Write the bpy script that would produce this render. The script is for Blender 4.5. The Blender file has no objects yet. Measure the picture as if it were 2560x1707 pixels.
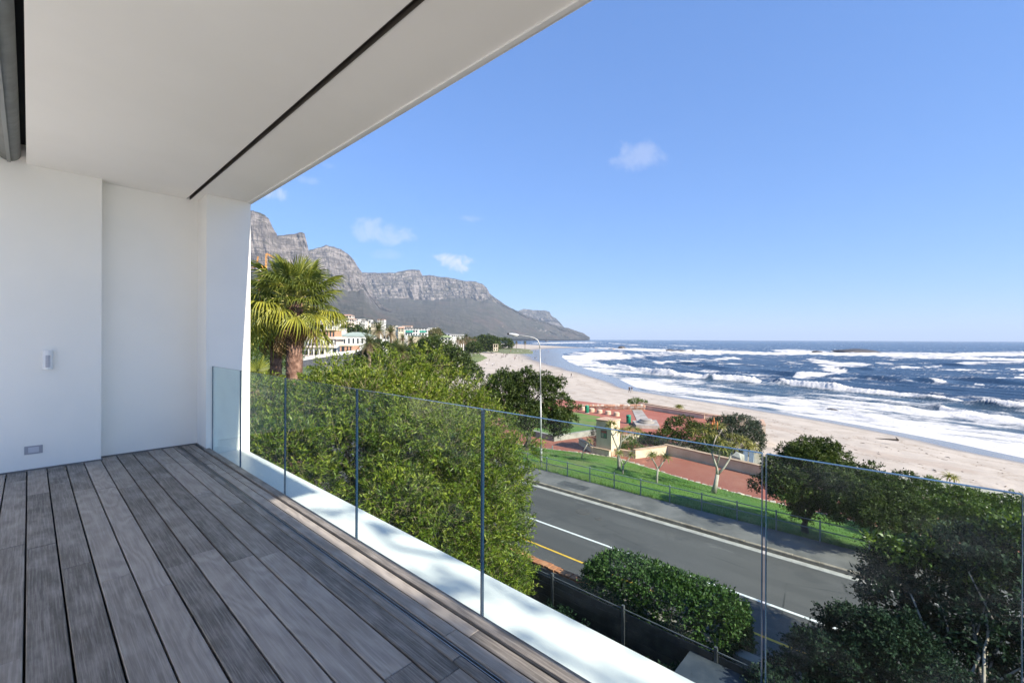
import bpy, bmesh, math, random
import numpy as np
from mathutils import Vector, Matrix
random.seed(7)
R = np.random.default_rng(11)
SC = bpy.context.scene
COL = SC.collection

# ------------------------------------------------------------------ camera, sky, sun, exposure
F, YAW, ROLL, H = 1020.0, math.radians(47.4), 0.004, 1.3
FW = np.array([math.sin(YAW), math.cos(YAW), 0.0]); RT = np.array([math.cos(YAW), -math.sin(YAW), 0.0])
cam = bpy.data.cameras.new("camera"); cam.sensor_width = 36; cam.lens = 36 * F / 2352
cam.shift_y = -5.5 / 2352; cam.clip_start = 0.05; cam.clip_end = 120000
co = bpy.data.objects.new("camera", cam); COL.objects.link(co)
co.matrix_world = Matrix.Translation((0, 0, H)) @ Matrix.Rotation(-YAW, 4, 'Z') @ Matrix.Rotation(math.pi / 2, 4, 'X') @ Matrix.Rotation(ROLL, 4, 'Z')
SC.camera = co
SUN_EL, SUN_TAN = math.radians(33), 0.03
sdir = Vector((SUN_TAN, -1, 0)).normalized() * math.cos(SUN_EL) + Vector((0, 0, math.sin(SUN_EL)))
W = bpy.data.worlds.new("World"); SC.world = W; W.use_nodes = True
nt = W.node_tree; bg = nt.nodes["Background"]
sky = nt.nodes.new("ShaderNodeTexSky"); sky.sky_type = 'NISHITA'; sky.sun_disc = False
sky.sun_elevation = SUN_EL; sky.sun_rotation = math.pi - math.atan(SUN_TAN)
sky.altitude = 0; sky.air_density = 0.7; sky.dust_density = 0.0; sky.ozone_density = 6.0
bg.inputs[1].default_value = 0.14
def raydir(u, v):
    a = (u - 1176) / F; b = (778.5 + ROLL * (u - 1176) - v) / F
    return FW + a * RT + np.array([0, 0, b])
# thin clouds: soft noisy patches at their directions in the sky
tcw = nt.nodes.new("ShaderNodeTexCoord")
def wn(t, **k):
    n = nt.nodes.new(t)
    for a, b in k.items(): setattr(n, a, b)
    return n
nrm = wn("ShaderNodeVectorMath", operation='NORMALIZE'); nt.links.new(tcw.outputs['Generated'], nrm.inputs[0])
cur = sky.outputs[0]
tintn = wn("ShaderNodeMix", data_type='RGBA', blend_type='MULTIPLY'); tintn.inputs[0].default_value = 1
lum = wn("ShaderNodeRGBToBW"); nt.links.new(cur, lum.inputs[0])
pwn = wn("ShaderNodeMath", operation='POWER'); nt.links.new(lum.outputs[0], pwn.inputs[0]); pwn.inputs[1].default_value = -.52
scn = wn("ShaderNodeVectorMath", operation='SCALE'); nt.links.new(cur, scn.inputs[0]); nt.links.new(pwn.outputs[0], scn.inputs['Scale']); cur = scn.outputs[0]
nt.links.new(cur, tintn.inputs[6]); tintn.inputs[7].default_value = (.93, .98, 1.02, 1); cur = tintn.outputs[2]
SKYTINT = tintn
nz = wn("ShaderNodeTexNoise"); nz.inputs['Scale'].default_value = 17; nz.inputs['Detail'].default_value = 9; nz.inputs['Roughness'].default_value = .62; nz.inputs['Distortion'].default_value = .5
nt.links.new(nrm.outputs[0], nz.inputs['Vector'])
acc = None
for u, v, hw, hh, st in ((1040, 604, 48, 24, .75), (875, 534, 70, 26, .32), (617, 442, 30, 16, .45), (1462, 364, 62, 34, .24), (1085, 502, 45, 9, .16), (712, 415, 25, 9, .16), (752, 381, 16, 8, .16), (890, 585, 40, 12, .14)):
    d = raydir(u, v); d = d / np.linalg.norm(d)
    rt = np.cross(d, [0, 0, 1]); rt /= np.linalg.norm(rt); up = np.cross(rt, d)
    sub = wn("ShaderNodeVectorMath", operation='SUBTRACT'); nt.links.new(nrm.outputs[0], sub.inputs[0]); sub.inputs[1].default_value = d
    k = F / math.hypot(1, (u - 1176) / F)
    vs = []
    for ax, w in ((rt, hw), (up, hh)):
        dt = wn("ShaderNodeVectorMath", operation='DOT_PRODUCT'); nt.links.new(sub.outputs[0], dt.inputs[0]); dt.inputs[1].default_value = ax * k / w
        sq = wn("ShaderNodeMath", operation='MULTIPLY'); nt.links.new(dt.outputs['Value'], sq.inputs[0]); nt.links.new(dt.outputs['Value'], sq.inputs[1]); vs.append(sq)
    ad = wn("ShaderNodeMath", operation='ADD'); nt.links.new(vs[0].outputs[0], ad.inputs[0]); nt.links.new(vs[1].outputs[0], ad.inputs[1])
    # density = smooth(1 - r2 + (noise-.5)*1.6)
    ma = wn("ShaderNodeMath", operation='MULTIPLY_ADD'); nt.links.new(nz.outputs[0], ma.inputs[0]); ma.inputs[1].default_value = 4.2; ma.inputs[2].default_value = -1.35
    sb = wn("ShaderNodeMath", operation='SUBTRACT'); nt.links.new(ma.outputs[0], sb.inputs[0]); nt.links.new(ad.outputs[0], sb.inputs[1])
    mr = wn("ShaderNodeMapRange", interpolation_type='SMOOTHSTEP'); nt.links.new(sb.outputs[0], mr.inputs[0])
    mr.inputs[1].default_value = -.15; mr.inputs[2].default_value = 1.0; mr.inputs[4].default_value = st
    if acc is None: acc = mr.outputs[0]
    else:
        mx = wn("ShaderNodeMath", operation='MAXIMUM'); nt.links.new(acc, mx.inputs[0]); nt.links.new(mr.outputs[0], mx.inputs[1]); acc = mx.outputs[0]
cm = wn("ShaderNodeMix", data_type='RGBA'); nt.links.new(acc, cm.inputs[0]); nt.links.new(cur, cm.inputs[6]); cm.inputs[7].default_value = (3.0, 3.0, 3.15, 1)
HAZE = 6.0e-5
nt.links.new(cm.outputs[2], bg.inputs[0])
sl = bpy.data.lights.new("sun", 'SUN'); sl.energy = 4.7; sl.angle = math.radians(0.5); sl.color = (1, .91, .78)
so = bpy.data.objects.new("sun", sl); COL.objects.link(so); so.rotation_euler = sdir.to_track_quat('Z', 'Y').to_euler()
vs_ = SC.view_settings; SC.display_settings.display_device = 'sRGB'
vs_.view_transform = 'Standard'; vs_.look = 'None'; vs_.gamma = 1; vs_.use_curve_mapping = False; vs_.exposure = 1.27
SC.cycles.use_denoising = True
SC.cycles.max_bounces = 10; SC.cycles.diffuse_bounces = 5; SC.cycles.transparent_max_bounces = 16
SC.cycles.sample_clamp_indirect = 8

# ------------------------------------------------------------------ helpers
def P(u, v, z):                       # photograph point (2352 px wide) on the level z -> world
    d = raydir(u, v); t = (z - H) / d[2]; p = d * t
    return Vector((p[0], p[1], z))
def D(u, v, d):                       # photograph point at a known forward depth
    p = raydir(u, v) * d; return Vector((p[0], p[1], p[2] + H))
def n0(x, y): return (x / 1.08844, y / 1.08844)
def rg(ox, oy, s): return lambda x, y: n0(ox + x / s, oy + y / s)
r3 = rg(1250, 960, 3.3127); r4 = rg(1280, 1100, 2.614); r5 = rg(1150, 820, 7.84); rt3 = rg(740, 760, 7.84); rt4 = rg(1000, 780, 9.408)
n7 = rg(1400, 840, 3.92); n8 = rg(1960, 840, 3.92); rm2 = rg(600, 520, 6.533); rm3 = rg(880, 600, 3.92)

def hash2(i, j, s=0):
    x = (i.astype(np.int64) * 374761393 + j.astype(np.int64) * 668265263 + s * 1274126177) & 0xFFFFFFFF
    x = ((x ^ (x >> 13)) * 1274126177) & 0xFFFFFFFF
    x = x ^ (x >> 16)
    return (x & 0xFFFFFF) / float(0xFFFFFF)
def vnoise(x, y, s=0):
    x = np.asarray(x, float); y = np.asarray(y, float)
    i = np.floor(x); j = np.floor(y); fx = x - i; fy = y - j
    fx = fx * fx * (3 - 2 * fx); fy = fy * fy * (3 - 2 * fy); i = i.astype(np.int64); j = j.astype(np.int64)
    a = hash2(i, j, s); b = hash2(i + 1, j, s); c = hash2(i, j + 1, s); d = hash2(i + 1, j + 1, s)
    return a + (b - a) * fx + (c - a) * fy + (a - b - c + d) * fx * fy
def fbm(x, y, o=4, s=0):
    r = 0; a = .5; t = 0
    for k in range(o):
        r = r + a * vnoise(x, y, s + k * 17); t += a; x = x * 2.03 + 11.3; y = y * 2.03 + 5.7; a *= .5
    return r / t
def smooth(a, b, x):
    t = np.clip((x - a) / (b - a), 0, 1); return t * t * (3 - 2 * t)

class MB:
    def __init__(s): s.v = []; s.f = []; s.m = []
    def add(s, vs, fs, mi=0):
        o = len(s.v); s.v += [tuple(p) for p in vs]; s.f += [tuple(i + o for i in f) for f in fs]; s.m += [mi] * len(fs)
    def box(s, x0, x1, y0, y1, z0, z1, mi=0, M=None):
        vs = [Vector((x, y, z)) for z in (z0, z1) for x, y in ((x0, y0), (x1, y0), (x1, y1), (x0, y1))]
        if M is not None: vs = [M @ p for p in vs]
        s.add(vs, [(3, 2, 1, 0), (4, 5, 6, 7), (0, 1, 5, 4), (1, 2, 6, 5), (2, 3, 7, 6), (3, 0, 4, 7)], mi); return s
    def bevbox(s, x0, x1, y0, y1, z0, z1, b=.004, mi=0, M=None):   # box with chamfered top and vertical edges
        def ring(e, z): return [Vector(p) for p in ((x0 + e, y0 + e, z), (x1 - e, y0 + e, z), (x1 - e, y1 - e, z), (x0 + e, y1 - e, z))]
        vs = ring(0, z0) + ring(0, z1 - b) + ring(b, z1)
        if M is not None: vs = [M @ p for p in vs]
        fs = [(3, 2, 1, 0), (8, 9, 10, 11)]
        for k in range(2):
            for i in range(4): j = (i + 1) % 4; fs.append((k * 4 + i, k * 4 + j, k * 4 + 4 + j, k * 4 + 4 + i))
        s.add(vs, fs, mi); return s
    def prism(s, poly, z0, z1, mi=0):       # z0, z1 numbers or lists per vertex
        n = len(poly); f0 = z0 if hasattr(z0, '__len__') else [z0] * n; f1 = z1 if hasattr(z1, '__len__') else [z1] * n
        ar = sum(poly[i][0] * poly[(i + 1) % n][1] - poly[(i + 1) % n][0] * poly[i][1] for i in range(n))
        if ar < 0: poly = list(poly)[::-1]; f0 = list(f0)[::-1]; f1 = list(f1)[::-1]
        vs = [(p[0], p[1], z) for p, z in zip(poly, f0)] + [(p[0], p[1], z) for p, z in zip(poly, f1)]
        fs = [tuple(range(n))[::-1], tuple(range(n, 2 * n))] + [(i, (i + 1) % n, n + (i + 1) % n, n + i) for i in range(n)]
        s.add(vs, fs, mi); return s
    def tube(s, pts, rad, n=8, mi=0, cap=True):
        pts = [Vector(p) for p in pts]; vs = []; fs = []
        up = Vector((0, 0, 1)); prev = None
        for k, p in enumerate(pts):
            t = (pts[min(k + 1, len(pts) - 1)] - pts[max(k - 1, 0)]).normalized()
            if prev is None:
                a = t.cross(Vector((1, 0, 0)) if abs(t.z) > .9 else up).normalized()
            else:
                a = (prev - t * prev.dot(t)).normalized()
            prev = a; b = t.cross(a); r = rad[k] if hasattr(rad, '__len__') else rad
            for i in range(n):
                w = 2 * math.pi * i / n; vs.append(p + a * math.cos(w) * r + b * math.sin(w) * r)
        for k in range(len(pts) - 1):
            for i in range(n): j = (i + 1) % n; fs.append((k * n + i, k * n + j, k * n + n + j, k * n + n + i))
        if cap: fs.append(tuple(range(n))[::-1]); fs.append(tuple(range((len(pts) - 1) * n, len(pts) * n)))
        s.add(vs, fs, mi); return s
    def lathe(s, prof, n=20, c=(0, 0, 0), mi=0):
        vs = [(c[0] + r * math.cos(2 * math.pi * i / n), c[1] + r * math.sin(2 * math.pi * i / n), c[2] + z) for r, z in prof for i in range(n)]
        fs = [(k * n + i, k * n + (i + 1) % n, k * n + n + (i + 1) % n, k * n + n + i) for k in range(len(prof) - 1) for i in range(n)]
        fs.append(tuple(range(n))[::-1]); fs.append(tuple(range((len(prof) - 1) * n, len(prof) * n)))
        s.add(vs, fs, mi); return s
    def mesh(s, name, mats, smooth_=False):
        me = bpy.data.meshes.new(name); me.from_pydata(s.v, [], s.f)
        for m in (mats if isinstance(mats, (list, tuple)) else [mats]): me.materials.append(m)
        if len(me.materials) > 1: me.polygons.foreach_set('material_index', s.m)
        if smooth_: me.polygons.foreach_set('use_smooth', [True] * len(me.polygons))
        me.update(); return me
def link(name, me, parent=None, loc=None, **kw):
    o = bpy.data.objects.new(name, me); COL.objects.link(o)
    if parent is not None: o.parent = parent
    if loc is not None: o.location = loc
    for k, v in kw.items(): o[k] = v
    return o
def obj(name, mb, mats, parent=None, loc=None, smooth_=False, **kw): return link(name, mb.mesh(name, mats, smooth_), parent, loc, **kw)
def thing(name, label, cat, loc=(0, 0, 0), rz=0, group=None):
    o = bpy.data.objects.new(name, None); COL.objects.link(o); o.empty_display_size = .2
    o.location = loc; o.rotation_euler = (0, 0, rz); o['label'] = label; o['category'] = cat
    if group: o['group'] = group
    return o
def tag(o, label, cat, group=None):
    o['label'] = label; o['category'] = cat
    if group: o['group'] = group
    return o
def struct(o): o['kind'] = 'structure'; return o
def dup(root, loc, rz=0, label=None, sc=None):
    r = root.copy(); COL.objects.link(r); r.location = loc; r.rotation_euler = (0, 0, rz)
    if sc: r.scale = (sc,) * 3 if not hasattr(sc, '__len__') else sc
    if label: r['label'] = label
    for c in list(root.children):
        k = c.copy(); COL.objects.link(k); k.parent = r
        for g in c.children: h = g.copy(); COL.objects.link(h); h.parent = k
    return r
def np_mesh(name, V, Q, mats, smooth_=False, attrs=None):
    me = bpy.data.meshes.new(name); k = Q.shape[1]
    me.vertices.add(len(V)); me.vertices.foreach_set('co', np.asarray(V, np.float32).ravel())
    me.loops.add(Q.size); me.loops.foreach_set('vertex_index', Q.astype(np.int32).ravel())
    me.polygons.add(len(Q)); me.polygons.foreach_set('loop_start', np.arange(0, Q.size, k, dtype=np.int32))
    if smooth_: me.polygons.foreach_set('use_smooth', np.ones(len(Q), bool))
    for nme, arr in (attrs or {}).items():
        a = me.attributes.new(nme, 'FLOAT', 'POINT'); a.data.foreach_set('value', np.asarray(arr, np.float32).ravel())
    for m in (mats if isinstance(mats, (list, tuple)) else [mats]): me.materials.append(m)
    me.update(calc_edges=True); return me
def grid_quads(nr, nc):
    i = np.arange((nr - 1) * nc).reshape(nr - 1, nc)[:, :-1].ravel()
    return np.stack([i, i + 1, i + nc + 1, i + nc], 1)

# ------------------------------------------------------------------ materials
class Mat:
    def __init__(s, name):
        s.m = bpy.data.materials.new(name); s.m.use_nodes = True; s.t = s.m.node_tree; s.n = s.t.nodes; s.l = s.t.links
        s.p = s.n['Principled BSDF']; s.out = s.n['Material Output']
    def node(s, t, inp=None, **k):
        n = s.n.new(t)
        for a, b in k.items(): setattr(n, a, b)
        for a, b in (inp or {}).items():
            if hasattr(b, 'is_output'): s.l.new(b, n.inputs[a])
            else: n.inputs[a].default_value = b
        return n
    def coord(s, kind='Object', scale=(1, 1, 1), loc=None):
        tc = s.node('ShaderNodeTexCoord')
        mp = s.node('ShaderNodeMapping', {0: tc.outputs[kind], 3: scale}); return mp.outputs[0]
    def pos(s, scale=(1, 1, 1)):
        g = s.node('ShaderNodeNewGeometry'); return s.node('ShaderNodeMapping', {0: g.outputs['Position'], 3: scale}).outputs[0]
    def noise(s, vec, scale, detail=4, rough=.55, dist=0):
        return s.node('ShaderNodeTexNoise', {'Vector': vec, 'Scale': scale, 'Detail': detail, 'Roughness': rough, 'Distortion': dist}).outputs[0]
    def rng(s, x, a, b, c=0, d=1): return s.node('ShaderNodeMapRange', {0: x, 1: a, 2: b, 3: c, 4: d}, interpolation_type='SMOOTHSTEP').outputs[0]
    def mix(s, f, a, b, mode='MIX'):
        def cc(c): return c if hasattr(c, 'is_output') or len(c) == 4 else (*c, 1)
        return s.node('ShaderNodeMix', {0: f, 6: cc(a), 7: cc(b)}, data_type='RGBA', blend_type=mode).outputs[2]
    def math(s, op, a, b=0): return s.node('ShaderNodeMath', {0: a, 1: b}, operation=op).outputs[0]
    def attr(s, name): return s.node('ShaderNodeAttribute', attribute_name=name).outputs['Fac']
    def set(s, color=None, rough=None, normal=None, **k):
        for nm, v in (('Base Color', color), ('Roughness', rough), ('Normal', normal)):
            if v is None: continue
            if hasattr(v, 'is_output'): s.l.new(v, s.p.inputs[nm])
            else: s.p.inputs[nm].default_value = (*v, 1) if nm == 'Base Color' and len(v) == 3 else v
        for a, b in k.items():
            s.p.inputs[a.replace('_', ' ')].default_value = b
        return s.m
    def bump(s, h, strength=.3, dist=.02): return s.node('ShaderNodeBump', {'Height': h, 'Strength': strength, 'Distance': dist}).outputs[0]
def M(name, c1, c2=None, scale=4, rough=.7, bump=0, bs=None, bd=.01, space='pos', det=5, spec=None, metal=0, lo=.35, hi=.65):
    m = Mat(name); v = m.pos() if space == 'pos' else m.coord('Object')
    n = m.noise(v, scale, det)
    col = m.mix(m.rng(n, lo, hi), c1, c2) if c2 else c1
    nr = m.bump(m.noise(v, bs or scale * 4, 5), bump, bd) if bump else None
    m.set(col, rough, nr)
    if spec is not None: m.p.inputs['Specular IOR Level'].default_value = spec
    m.p.inputs['Metallic'].default_value = metal
    return m.m

def leafmat(name, dark, mid, light, trans=.35, rough=.5, spec=.4):
    m = Mat(name); t = m.attr('tint'); n = m.noise(m.pos(), 1.1, 3)
    x = m.math('ADD', t, m.math('MULTIPLY', m.math('SUBTRACT', n, .5), .5))
    r = m.node('ShaderNodeValToRGB', {0: x}); e = r.color_ramp.elements
    e[0].position = .1; e[0].color = (*dark, 1); e[1].position = .92; e[1].color = (*light, 1); k = e.new(.5); k.color = (*mid, 1)
    m.set(r.outputs[0], rough, Specular_IOR_Level=spec)
    tr = m.node('ShaderNodeBsdfTranslucent', {0: m.mix(1, r.outputs[0], (1.0, 1.05, .5), 'MULTIPLY')})
    ms = m.node('ShaderNodeMixShader', {0: trans, 1: m.p.outputs[0], 2: tr.outputs[0]})
    m.l.new(ms.outputs[0], m.out.inputs[0]); return m.m

plaster = M("white_plaster", (.89, .865, .815), (.92, .89, .835), 1.3, .75, .12, 60, .002)
ceilm = M("ceiling_paint", (.86, .83, .77), (.89, .86, .80), .9, .8, .06, 40, .002)
ledgem = M("ledge_paint", (.74, .73, .71), (.80, .79, .77), 1.5, .38, .05, 30, .002)
fasciam = M("roof_edge_paint", (.8, .79, .77), (.76, .75, .73), 2, .7)
dark = M("dark_gap", (.012, .012, .014), rough=.8)
alu = M("aluminium", (.45, .46, .47), (.38, .39, .4), 20, .35, metal=.8)
greyplast = M("grey_plastic", (.36, .36, .40), rough=.45)
whiteplast = M("white_plastic", (.8, .8, .8), rough=.35)
lensm = M("sensor_lens", (.42, .42, .47), (.48, .48, .53), 60, .3)
blindm = M("blind_fabric", (.20, .21, .20), (.25, .26, .25), 8, .75)
def deckmat():
    m = Mat("weathered_deck_timber"); oi = m.node('ShaderNodeObjectInfo'); rnd = oi.outputs['Random']
    tc = m.node('ShaderNodeTexCoord')
    off = m.node('ShaderNodeCombineXYZ', {0: m.math('MULTIPLY', rnd, 37), 1: m.math('MULTIPLY', rnd, 91), 2: m.math('MULTIPLY', rnd, 13)})
    v = m.node('ShaderNodeVectorMath', {0: tc.outputs['Object'], 1: off.outputs[0]}, operation='ADD').outputs[0]
    vs = m.node('ShaderNodeMapping', {0: v, 3: (1, .22, 1)}).outputs[0]
    warp = m.noise(vs, 4.2, 2.5, .45)                                   # figure of the grain: contour lines of a stretched noise
    band = m.math('SINE', m.math('MULTIPLY', warp, 85))
    fine = m.noise(m.node('ShaderNodeMapping', {0: v, 3: (1, .03, 1)}).outputs[0], 120, 6, .7)
    blot = m.noise(m.node('ShaderNodeMapping', {0: v, 3: (1, .5, 1)}).outputs[0], 7, 5, .6)
    base = m.mix(m.rng(rnd, 0, 1), (.085, .077, .067), (.33, .295, .26))
    c = m.mix(m.math('MULTIPLY', m.rng(blot, .4, .7), .35), base, (.46, .415, .37))
    c = m.mix(m.math('MULTIPLY', m.rng(band, -1, 1), .34), c, (.115, .10, .09))
    c = m.mix(m.math('MULTIPLY', m.rng(fine, .4, .7), .45), c, (.48, .44, .40))
    st = m.noise(m.pos((1, .6, 1)), 1.5, 4, .6)
    c = m.mix(m.math('MULTIPLY', m.rng(st, .58, .78), .3), c, (.07, .07, .078))
    h = m.math('ADD', m.math('MULTIPLY', band, .25), fine)
    m.set(c, m.rng(blot, .3, .7, .55, .42), m.bump(h, .22, .0025), Specular_IOR_Level=.4); return m.m
deckm = deckmat()
def glassmat():
    m = Mat("glass"); ge = m.node('ShaderNodeNewGeometry')
    fr = m.node('ShaderNodeFresnel', {'IOR': m.math('ADD', m.math('MULTIPLY', ge.outputs['Backfacing'], 1 / 1.13 - 1.13), 1.13)})
    tr = m.node('ShaderNodeBsdfTransparent', {0: (.885, .945, .925, 1)}); gl = m.node('ShaderNodeBsdfGlossy', {'Roughness': 0.0, 0: (1, 1, 1, 1)})
    ms = m.node('ShaderNodeMixShader', {0: fr.outputs[0], 1: tr.outputs[0], 2: gl.outputs[0]}); df = m.node('ShaderNodeBsdfDiffuse', {0: (.8, .8, .8, 1)}); sm = m.node('ShaderNodeMixShader', {0: m.math('MULTIPLY', m.rng(m.noise(m.pos((1, .6, 1)), 6, 6, .65), .45, .8), .035), 1: ms.outputs[0], 2: df.outputs[0]}); m.l.new(sm.outputs[0], m.out.inputs[0]); return m.m
glassm = glassmat()
edgem = M("glass_edge", (.03, .09, .16), rough=.12, spec=.8)
# ------------------------------------------------------------------ the balcony (setting)
CZ = 2.98
fl = bpy.data.objects.new("floor", None); COL.objects.link(fl); struct(fl)
b = MB().box(-.31, 1.44, -7.0, 6.62, -.30, -.045); obj("floor_substrate", b, dark, fl)
def planks(xs, y0, y1, z0, z1, lens, name="plank", mats=deckm, jitter=.0015):
    for x0, x1 in xs:
        y = y1; first = True
        while y > y0:
            L = random.uniform(*lens) * (random.uniform(.15, 1) if first else 1); first = False
            ya = max(y0, y - L); cx = (x0 + x1) / 2; cy = (ya + y) / 2; hl = (y - ya) / 2 - .0008
            dz = random.uniform(-jitter, jitter)
            o = obj(name, MB().bevbox(x0 - cx, x1 - cx, -hl, hl, z0, z1 + dz, .0025), mats, fl, (cx, cy, 0)); y = ya
pit = .1328
bx = [(-.01 + .0042 + pit * i, -.01 + pit * (i + 1) - .0042) for i in range(-2, 8)]
planks([q for q in bx if q[0] < .4], .9, 6.385, -.022, 0, (1.3, 2.6))
planks([q for q in bx if q[0] > .4], .9, 6.525, -.022, 0, (1.3, 2.6))
planks(bx, -7.0, .898, -.022, 0, (2.5, 3.4))
planks([(1.056, 1.158), (1.162, 1.205)], -7.0, 6.525, -.022, 0, (1.8, 2.8))
planks([(1.236, 1.300), (1.306, 1.366)], -7.0, 6.525, -.022, 0, (1.2, 2.2))
planks([(1.374, 1.436)], -7.0, 6.13, -.04, .012, (2.2, 3.0), "timber_edging", jitter=.0005)
b = MB().box(1.206, 1.235, -7.0, 6.53, -.043, -.03); b.box(1.2145, 1.2185, -7.0, 6.53, -.03, -.008, 1); b.box(1.2275, 1.2305, -7.0, 6.53, -.03, -.006, 1)
obj("door_track", b, [dark, alu], fl)
skirt = M("grey_channel", (.16, .155, .15), (.2, .19, .18), 6, .6)
b = MB().box(-1.3, .519, 6.385, 6.399, -.02, .013); b.box(.519, .533, 6.386, 6.538, -.02, .0125); b.box(.534, 1.399, 6.524, 6.538, -.02, .013)
b.box(1.386, 1.3985, 6.131, 6.523, -.02, .0128); obj("floor_edge_channel", b, skirt, fl)
wl = struct(bpy.data.objects.new("wall", None)); COL.objects.link(wl)
obj("wall_panel", MB().box(-5.5, .52, 6.40, 6.9, -.3, 3.3), plaster, wl)
obj("wall_panel", MB().box(.52, 1.40, 6.54, 6.9, -.3, 3.3), plaster, wl)
struct(obj("column", MB().box(1.40, 1.862, 6.14, 6.9, -.5, CZ), plaster))
struct(obj("bounce_floor", MB().box(-5.5, -.315, -7.0, 6.9, -.3, -.004), M("pale_bounce_floor", (.62, .60, .57), (.68, .66, .63), 2, .5)))  # unseen pale floor, added to bounce sunlight up to the ceiling
# ceiling with the dark track slot, drip groove and roof edge
ce = struct(bpy.data.objects.new("ceiling", None)); COL.objects.link(ce)
obj("ceiling_panel", MB().box(-.022, 1.285, -3.8, 6.9, CZ, CZ + .3), ceilm, ce)
obj("ceiling_panel", MB().box(1.322, 1.862, -.75, 6.9, CZ + .002, CZ + .3), ceilm, ce)
obj("ceiling_panel", MB().box(1.322, 1.445, -3.8, -.75, CZ + .002, CZ + .3), ceilm, ce)  # roof notch invented out of view, shaped to let the sun strip in
b = MB().box(1.285, 1.322, -3.8, 6.9, CZ + .05, CZ + .28); b.box(1.3165, 1.3215, -7.0, 6.538, CZ - .006, CZ + .05, 1); b.box(1.2855, 1.2885, -7.0, 6.538, CZ - .002, CZ + .05, 1)
obj("door_head_track", b, [dark, M("bronze_track", (.07, .06, .05), rough=.5)], ce)
b = MB().box(1.83, 1.866, -.75, 6.9, CZ - .012, CZ + .0015); b.box(1.8625, 1.875, -.75, 6.9, CZ - .012, CZ + .32); obj("roof_drip_edge", b, fasciam, ce)
obj("ceiling_panel", MB().box(-1.3, -.24, -3.8, 6.9, CZ, CZ + .3), ceilm, ce)
obj("blind_pocket", MB().box(-.24, -.022, -3.8, 6.9, CZ + .18, CZ + .3), dark, ce)
# ledge outside the glass, building face below
lg = struct(obj("ledge", MB().bevbox(1.44, 1.802, -7.0, 6.14, -.55, -.062, .006), ledgem))
struct(obj("building_facade", MB().box(-.4, 1.70, -14, 16, -7.7, -.551), plaster))
# roller blind
t = thing("roller_blind", "grey fabric roller blind in the dark ceiling pocket above the deck", "blind", (-.135, 0, CZ + .075))
b = MB(); b.tube([(0, y, 0) for y in (-3.8, 6.392)], .078, 28); obj("blind_roll", b, blindm, t, smooth_=False)
for p in t.children[0].data.polygons: p.use_smooth = len(p.vertices) == 4
obj("bottom_bar", MB().box(-.012, .012, -3.79, 6.385, -.092, -.074), M("blind_bar", (.26, .27, .26), rough=.4, metal=.3), t)
# sensor and step light on the wall
t = thing("motion_sensor", "small white curved motion sensor with grey lens, fixed to the white wall", "sensor", (.127, 6.40, 1.077))
prof = [(-.036, 0), (-.036, -.018), (-.03, -.034), (-.018, -.044), (0, -.048), (.018, -.044), (.03, -.034), (.036, -.018), (.036, 0)]
b = MB(); b.prism([(x, y) for x, y in prof], -.095, .095); obj("housing", b, whiteplast, t)
b = MB(); b.prism([(x * .84, y * 1.03 - .0005) for x, y in prof[1:-1]], -.075, .045)
obj("lens", b, lensm, t)
t = thing("step_light", "grey rectangular recessed step light low on the white wall", "light fitting", (.033, 6.40, .198))
b = MB().bevbox(-.062, .062, -.006, -.0005, -.040, .040, .002); obj("face_plate", b, greyplast, t)
b = MB().box(-.036, .036, -.009, -.006, -.026, .026); obj("light_cover", b, M("light_cover", (.55, .55, .6), rough=.3), t)
for x in (-.051, .051): obj("screw", MB().tube([(x, -.0061, 0), (x, -.0085, 0)], .004, 8), alu, t)
# glass balustrade: one thing per panel
js = [6.28, 5.115, 3.945, 2.735, 1.535, .337, -.17, -1.4]
lab = ["clear glass panel in front of the white column, farthest along the ledge", "narrow-looking glass panel beside the white column, in front of the palm trunks' foot",
       "glass panel before the left side of the big yellow-green bush", "glass panel before the middle of the big yellow-green bush", "wide glass panel before the street lamp, aloes and trimmed hedge",
       "glass panel closest to the camera, before the dark trees at the right", "glass panel edge at the right border beside the camera", "glass panel beyond the right border of the view"]
for i in range(len(js) - 1):
    y1, y0 = js[i] - .006, js[i + 1] + .006; L_ = lab[min(i, 7)]
    if i == 0: y1 = 6.135
    if y0 > y1: continue
    o = thing("glass_panel", L_, "balustrade panel", (1.466, (y0 + y1) / 2, -.06), group="glass panels of the balustrade along the ledge")
    h = (y1 - y0) / 2
    b = MB(); z0, z1, x0, x1 = .001, 1.026, -.006, .006
    b.add([(x0, -h, z0), (x0, h, z0), (x0, h, z1), (x0, -h, z1), (x1, -h, z0), (x1, h, z0), (x1, h, z1), (x1, -h, z1)],
          [(0, 3, 2, 1), (4, 5, 6, 7)], 0)
    obj("pane", b, glassm, o)
    b = MB().box(x0, x1, -h - .0015, -h, z0, z1); b.box(x0, x1, h, h + .0015, z0, z1); b.box(x0, x1, -h, h, z1, z1 + .0015)
    obj("polished_edge", b, edgem, o)
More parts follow.
